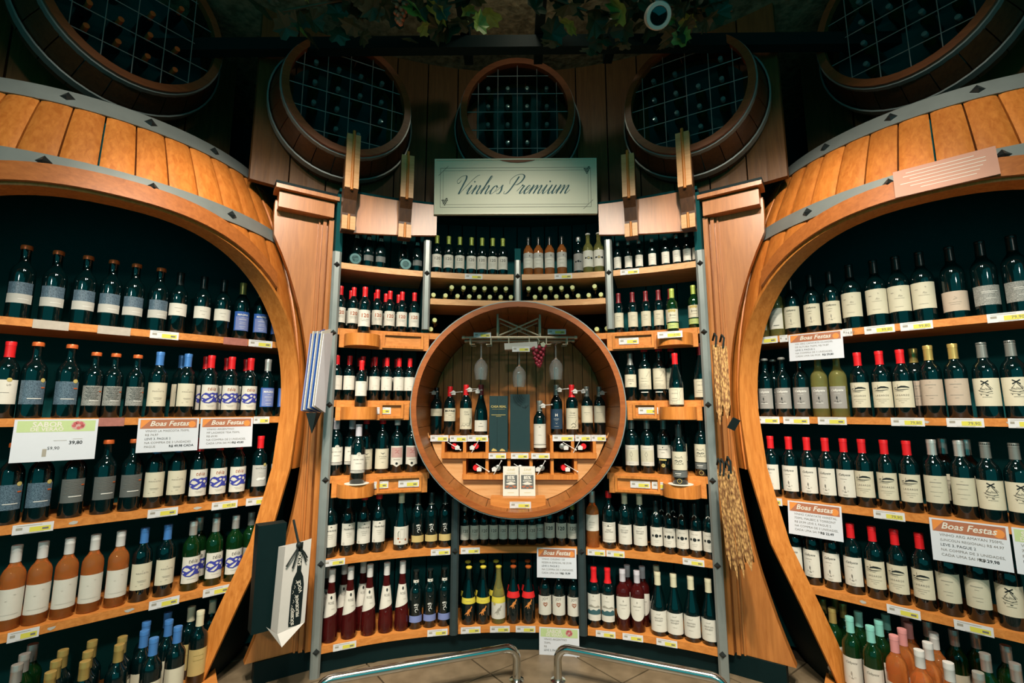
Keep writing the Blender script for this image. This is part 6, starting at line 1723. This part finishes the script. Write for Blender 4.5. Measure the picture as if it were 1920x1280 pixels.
# bundle of blue and white bags near the left post
bb_ = empty('bag_bundle', (-0.985, 2.34, 1.27))
tag(bb_, 'bundle of thin blue and white bags hanging on the left pillar', 'bag')
for i, (c_, mt) in enumerate((((0), 'paper_lblue'), (1, 'paper_white'), (2, 'paper_blue'), (3, 'paper_white'), (4, 'paper_blue'), (5, 'paper_white'), (6, 'paper_signgrey'))):
    x = -.034 + .0105 * i
    MB().add([(x - .012, -.05, .01 + .004 * i), (x, .05, 0), (x + .016, .05, .40 + .01 * (i % 3)), (x + .012, -.05, .38 + .012 * (i % 2)), (x - .009, -.05, .01 + .004 * i), (x + .003, .05, 0), (x + .019, .05, .40 + .01 * (i % 3)), (x + .015, -.05, .38 + .012 * (i % 2))],
             [(0, 1, 2, 3), (7, 6, 5, 4), (0, 4, 5, 1), (1, 5, 6, 2), (2, 6, 7, 3), (3, 7, 4, 0)]).build('bag', mt, bb_)
MB().add([(-.03, -.03, 0), (.02, -.03, 0), (.0, -.02, -.10), (-.03, .03, 0), (.02, .03, 0)], [(0, 1, 2), (3, 2, 4), (0, 2, 3), (1, 4, 2), (0, 3, 4, 1)]).build('handle_knot', 'paper_black', bb_)

# woven straw bottle bags on the right pillar
m_, nt_, b_ = new_mat('straw_weave')
tc = nt_.nodes.new('ShaderNodeTexCoord'); mp = nt_.nodes.new('ShaderNodeMapping'); mp.inputs['Scale'].default_value = (150, 150, 55)
vo = nt_.nodes.new('ShaderNodeTexVoronoi'); vo.inputs['Scale'].default_value = 1.0
cr = nt_.nodes.new('ShaderNodeValToRGB'); cr.color_ramp.elements[0].color = (0.62, 0.36, 0.12, 1); cr.color_ramp.elements[1].color = (0.14, 0.055, 0.012, 1); cr.color_ramp.elements[1].position = .75
nt_.links.new(tc.outputs['Object'], mp.inputs['Vector']); nt_.links.new(mp.outputs['Vector'], vo.inputs['Vector']); nt_.links.new(vo.outputs['Distance'], cr.inputs['Fac']); nt_.links.new(cr.outputs['Color'], b_.inputs['Base Color'])
bpn = nt_.nodes.new('ShaderNodeBump'); bpn.inputs['Strength'].default_value = .6; bpn.inputs['Distance'].default_value = .004; nt_.links.new(vo.outputs['Distance'], bpn.inputs['Height']); nt_.links.new(bpn.outputs['Normal'], b_.inputs['Normal'])
b_.inputs['Roughness'].default_value = .8
def straw(x, y, z, w, d, h, rz, label, lean=0.0, grp='straw bags on the right pillar'):
    root = empty('straw_bag', (x, y, z), rz)
    root.rotation_euler = (0, R_(lean), rz)
    tag(root, label, 'bag', grp)
    n = 4
    for side_ in (-1, 1):
        xx = side_ * w / 2
        MB().add([(xx - .003, -d / 2, .05), (xx - .003, d / 2, 0), (xx - .003, d / 2, h), (xx - .003, -d / 2, h - .01), (xx + .003, -d / 2, .05), (xx + .003, d / 2, 0), (xx + .003, d / 2, h), (xx + .003, -d / 2, h - .01)],
                 [(3, 2, 1, 0), (4, 5, 6, 7), (0, 1, 5, 4), (1, 2, 6, 5), (2, 3, 7, 6), (3, 0, 4, 7)]).build('side', 'straw_weave', root)
    MB().add([(-w / 2, -d / 2, .05), (w / 2, -d / 2, .05), (w / 2, -d / 2, h - .01), (-w / 2, -d / 2, h - .01), (0, -d / 2 - .002, -.015)], [(0, 1, 2, 3), (0, 4, 1)]).build('front', 'straw_weave', root)
    MB().tube([(0, -d / 2, h - .02), (.008, -d / 2 + .01, h + .03), (0, 0, h + .05), (-.008, d / 2 - .01, h + .02)], .005, 6).build('handle', 'paper_black', root, smooth=True)
    return root
straw(0.965, 2.34, 1.225, .020, .08, .38, R_(-20), 'narrow straw bottle bag nearest the niche, upper hook')
straw(0.992, 2.32, 1.255, .030, .08, .34, R_(-20), 'wider straw bottle bag nearest the barrel, upper hook')
lp = MB().box((0, 0, 0), (.035, .006, .055)).build('bag_tag', 'paper_black', None, loc=(0.985, 2.235, 1.22)); lp.rotation_euler = (R_(20), R_(25), 0)
tag(lp, 'small black swing tag at the foot of the upper straw bags', 'tag')
for i, (dx, hh, zz, le) in enumerate(((0, .42, .585, -3), (.022, .46, .545, -4), (.046, .44, .555, -5), (.075, .43, .59, -8))):
    straw(0.972 + dx, 2.335 - .012 * i, zz, .016 if i < 3 else .034, .09, hh, R_(-22), 'straw bottle bag, %s from the niche on the lower hook' % ORD[i], le)

# ================================================================== CEILING: PERGOLA, VINES, LAMP
for i, (p0, p1, w, lab) in enumerate((((-2.2, 2.32, 3.22), (2.2, 2.32, 3.22), .06, 'dark pergola beam running across above the upper barrels'), ((-.28, .6, 3.30), (-.28, 2.5, 3.30), .05, 'dark pergola slat running toward the wall, left one'), ((.12, .6, 3.30), (.12, 2.5, 3.30), .05, 'dark pergola slat running toward the wall, middle one'), ((.52, .6, 3.30), (.52, 2.5, 3.30), .05, 'dark pergola slat running toward the wall, right one'))):
    a, b_ = Vector(p0), Vector(p1)
    c = (a + b_) / 2; d = b_ - a
    o = MB().box((0, 0, 0), (abs(d.x) + w, abs(d.y) + w, .07)).build('pergola_beam', 'black_paint', None, loc=c)
    tag(o, lab, 'beam')
plain('leaf_green', (0.012, 0.036, 0.016), 0.5, var=0.5, scale=14)
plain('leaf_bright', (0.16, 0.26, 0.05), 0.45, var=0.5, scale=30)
plain('vine_stem', (0.08, 0.06, 0.03), 0.7, var=0.2)
lp_ = [(0, -.02), (.03, -.035), (.055, -.02), (.05, .01), (.075, .03), (.05, .05), (.042, .08), (.02, .075), (0, .115), (-.02, .075), (-.042, .08), (-.05, .05), (-.075, .03), (-.05, .01), (-.055, -.02), (-.03, -.035)]
def leaf_mesh(mat):
    m = MB()
    vs = [(0, 0.02, .012)] + [(x, y, -.012 * abs(x) / .07 - .01 * (y / .1) ** 2) for x, y in lp_]
    fs = [(0, i + 1, (i + 1) % len(lp_) + 1) for i in range(len(lp_))]
    return m.add(vs, fs).mesh('leaf', mat)
LG, LBt = leaf_mesh('leaf_green'), leaf_mesh('leaf_bright')
rv = random.Random(21)
def vine(pts, n, label, spread=.16, bright=.1, size=1.0):
    root = empty('grape_vine', pts[0])
    tag(root, label, 'vine', 'vines on the pergola')
    P0 = Vector(pts[0])
    loc = [Vector(p) - P0 for p in pts]
    MB().tube(loc, .006, 6).build('stem', 'vine_stem', root, smooth=True)
    for i in range(n):
        t = rv.random() * (len(loc) - 1)
        k = min(int(t), len(loc) - 2)
        p = loc[k].lerp(loc[k + 1], t - k) + Vector((rv.uniform(-1, 1) * spread, rv.uniform(-1, 1) * spread * .7, rv.uniform(-1.0, .5) * spread * .8))
        o = put('leaf', LBt if rv.random() < bright else LG, root, p)
        o.rotation_euler = (rv.uniform(-.9, 1.9), rv.uniform(-.8, .8), rv.uniform(0, 6.28))
        s_ = rv.uniform(.5, 1.0) * size
        o.scale = (s_, s_, s_)
vine([(-1.1, 2.0, 3.14), (-.7, 1.98, 3.2), (-.4, 2.02, 3.17), (-.2, 2.0, 3.2)], 60, 'leafy grape vine along the pergola, left stretch')
vine([(.15, 2.0, 3.2), (.4, 2.04, 3.13), (.6, 2.0, 3.16), (1.0, 2.0, 3.12)], 60, 'leafy grape vine along the pergola, right stretch')
vine([(-.5, 1.75, 3.2), (0, 1.8, 3.22), (.5, 1.75, 3.2)], 45, 'leafy grape vine nearest the viewer, along the pergola', .14)
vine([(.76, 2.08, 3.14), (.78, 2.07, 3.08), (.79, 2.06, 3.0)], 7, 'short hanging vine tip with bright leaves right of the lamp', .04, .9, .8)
gg = empty('grape_bunch', (-.555, 2.02, 3.215))
tag(gg, 'bunch of orange-pink artificial grapes hanging from the pergola', 'grapes')
berries(gg, 22, .12, .03, .0135, 'grape_orange')
MB().tube([(0, 0, -.01), (0, 0, .03)], .003, 6).build('stalk', 'vine_stem', gg)
lm = empty('spot_lamp', (.625, 1.90, 3.005))
lm.rotation_euler = (R_(-48), R_(8), 0)
tag(lm, 'white round spotlight lamp at the ceiling among the leaves', 'lamp')
plain('lamp_white', (0.60, 0.60, 0.55), 0.4, var=0.03)
MB().lathe([(0, .014), (.036, .014), (.038, 0), (.052, 0), (.056, .01), (.054, .08), (.030, .11), (0, .112)], 28).build('housing', 'lamp_white', lm, smooth=True)
MB().lathe([(0, .004), (.035, .006), (.035, .012), (0, .012)], 24).build('lens', 'glass_dark', lm, smooth=True)
MB().tube([(0, 0, .11), (0, -.10, .20), (0, -.30, .42)], .008, 8).build('stem', 'lamp_white', lm, smooth=True)

up = bpy.data.lights.new('ceiling_fill', 'POINT')  # added point light that brightens the ceiling above the vines, no fixture of its own
up.energy = 3.5
up.color = (1.0, 0.9, 0.7)
up.shadow_soft_size = 0.04
uo = bpy.data.objects.new('ceiling_fill', up)
COL.objects.link(uo)
uo.location = (0.05, 1.95, 3.44)
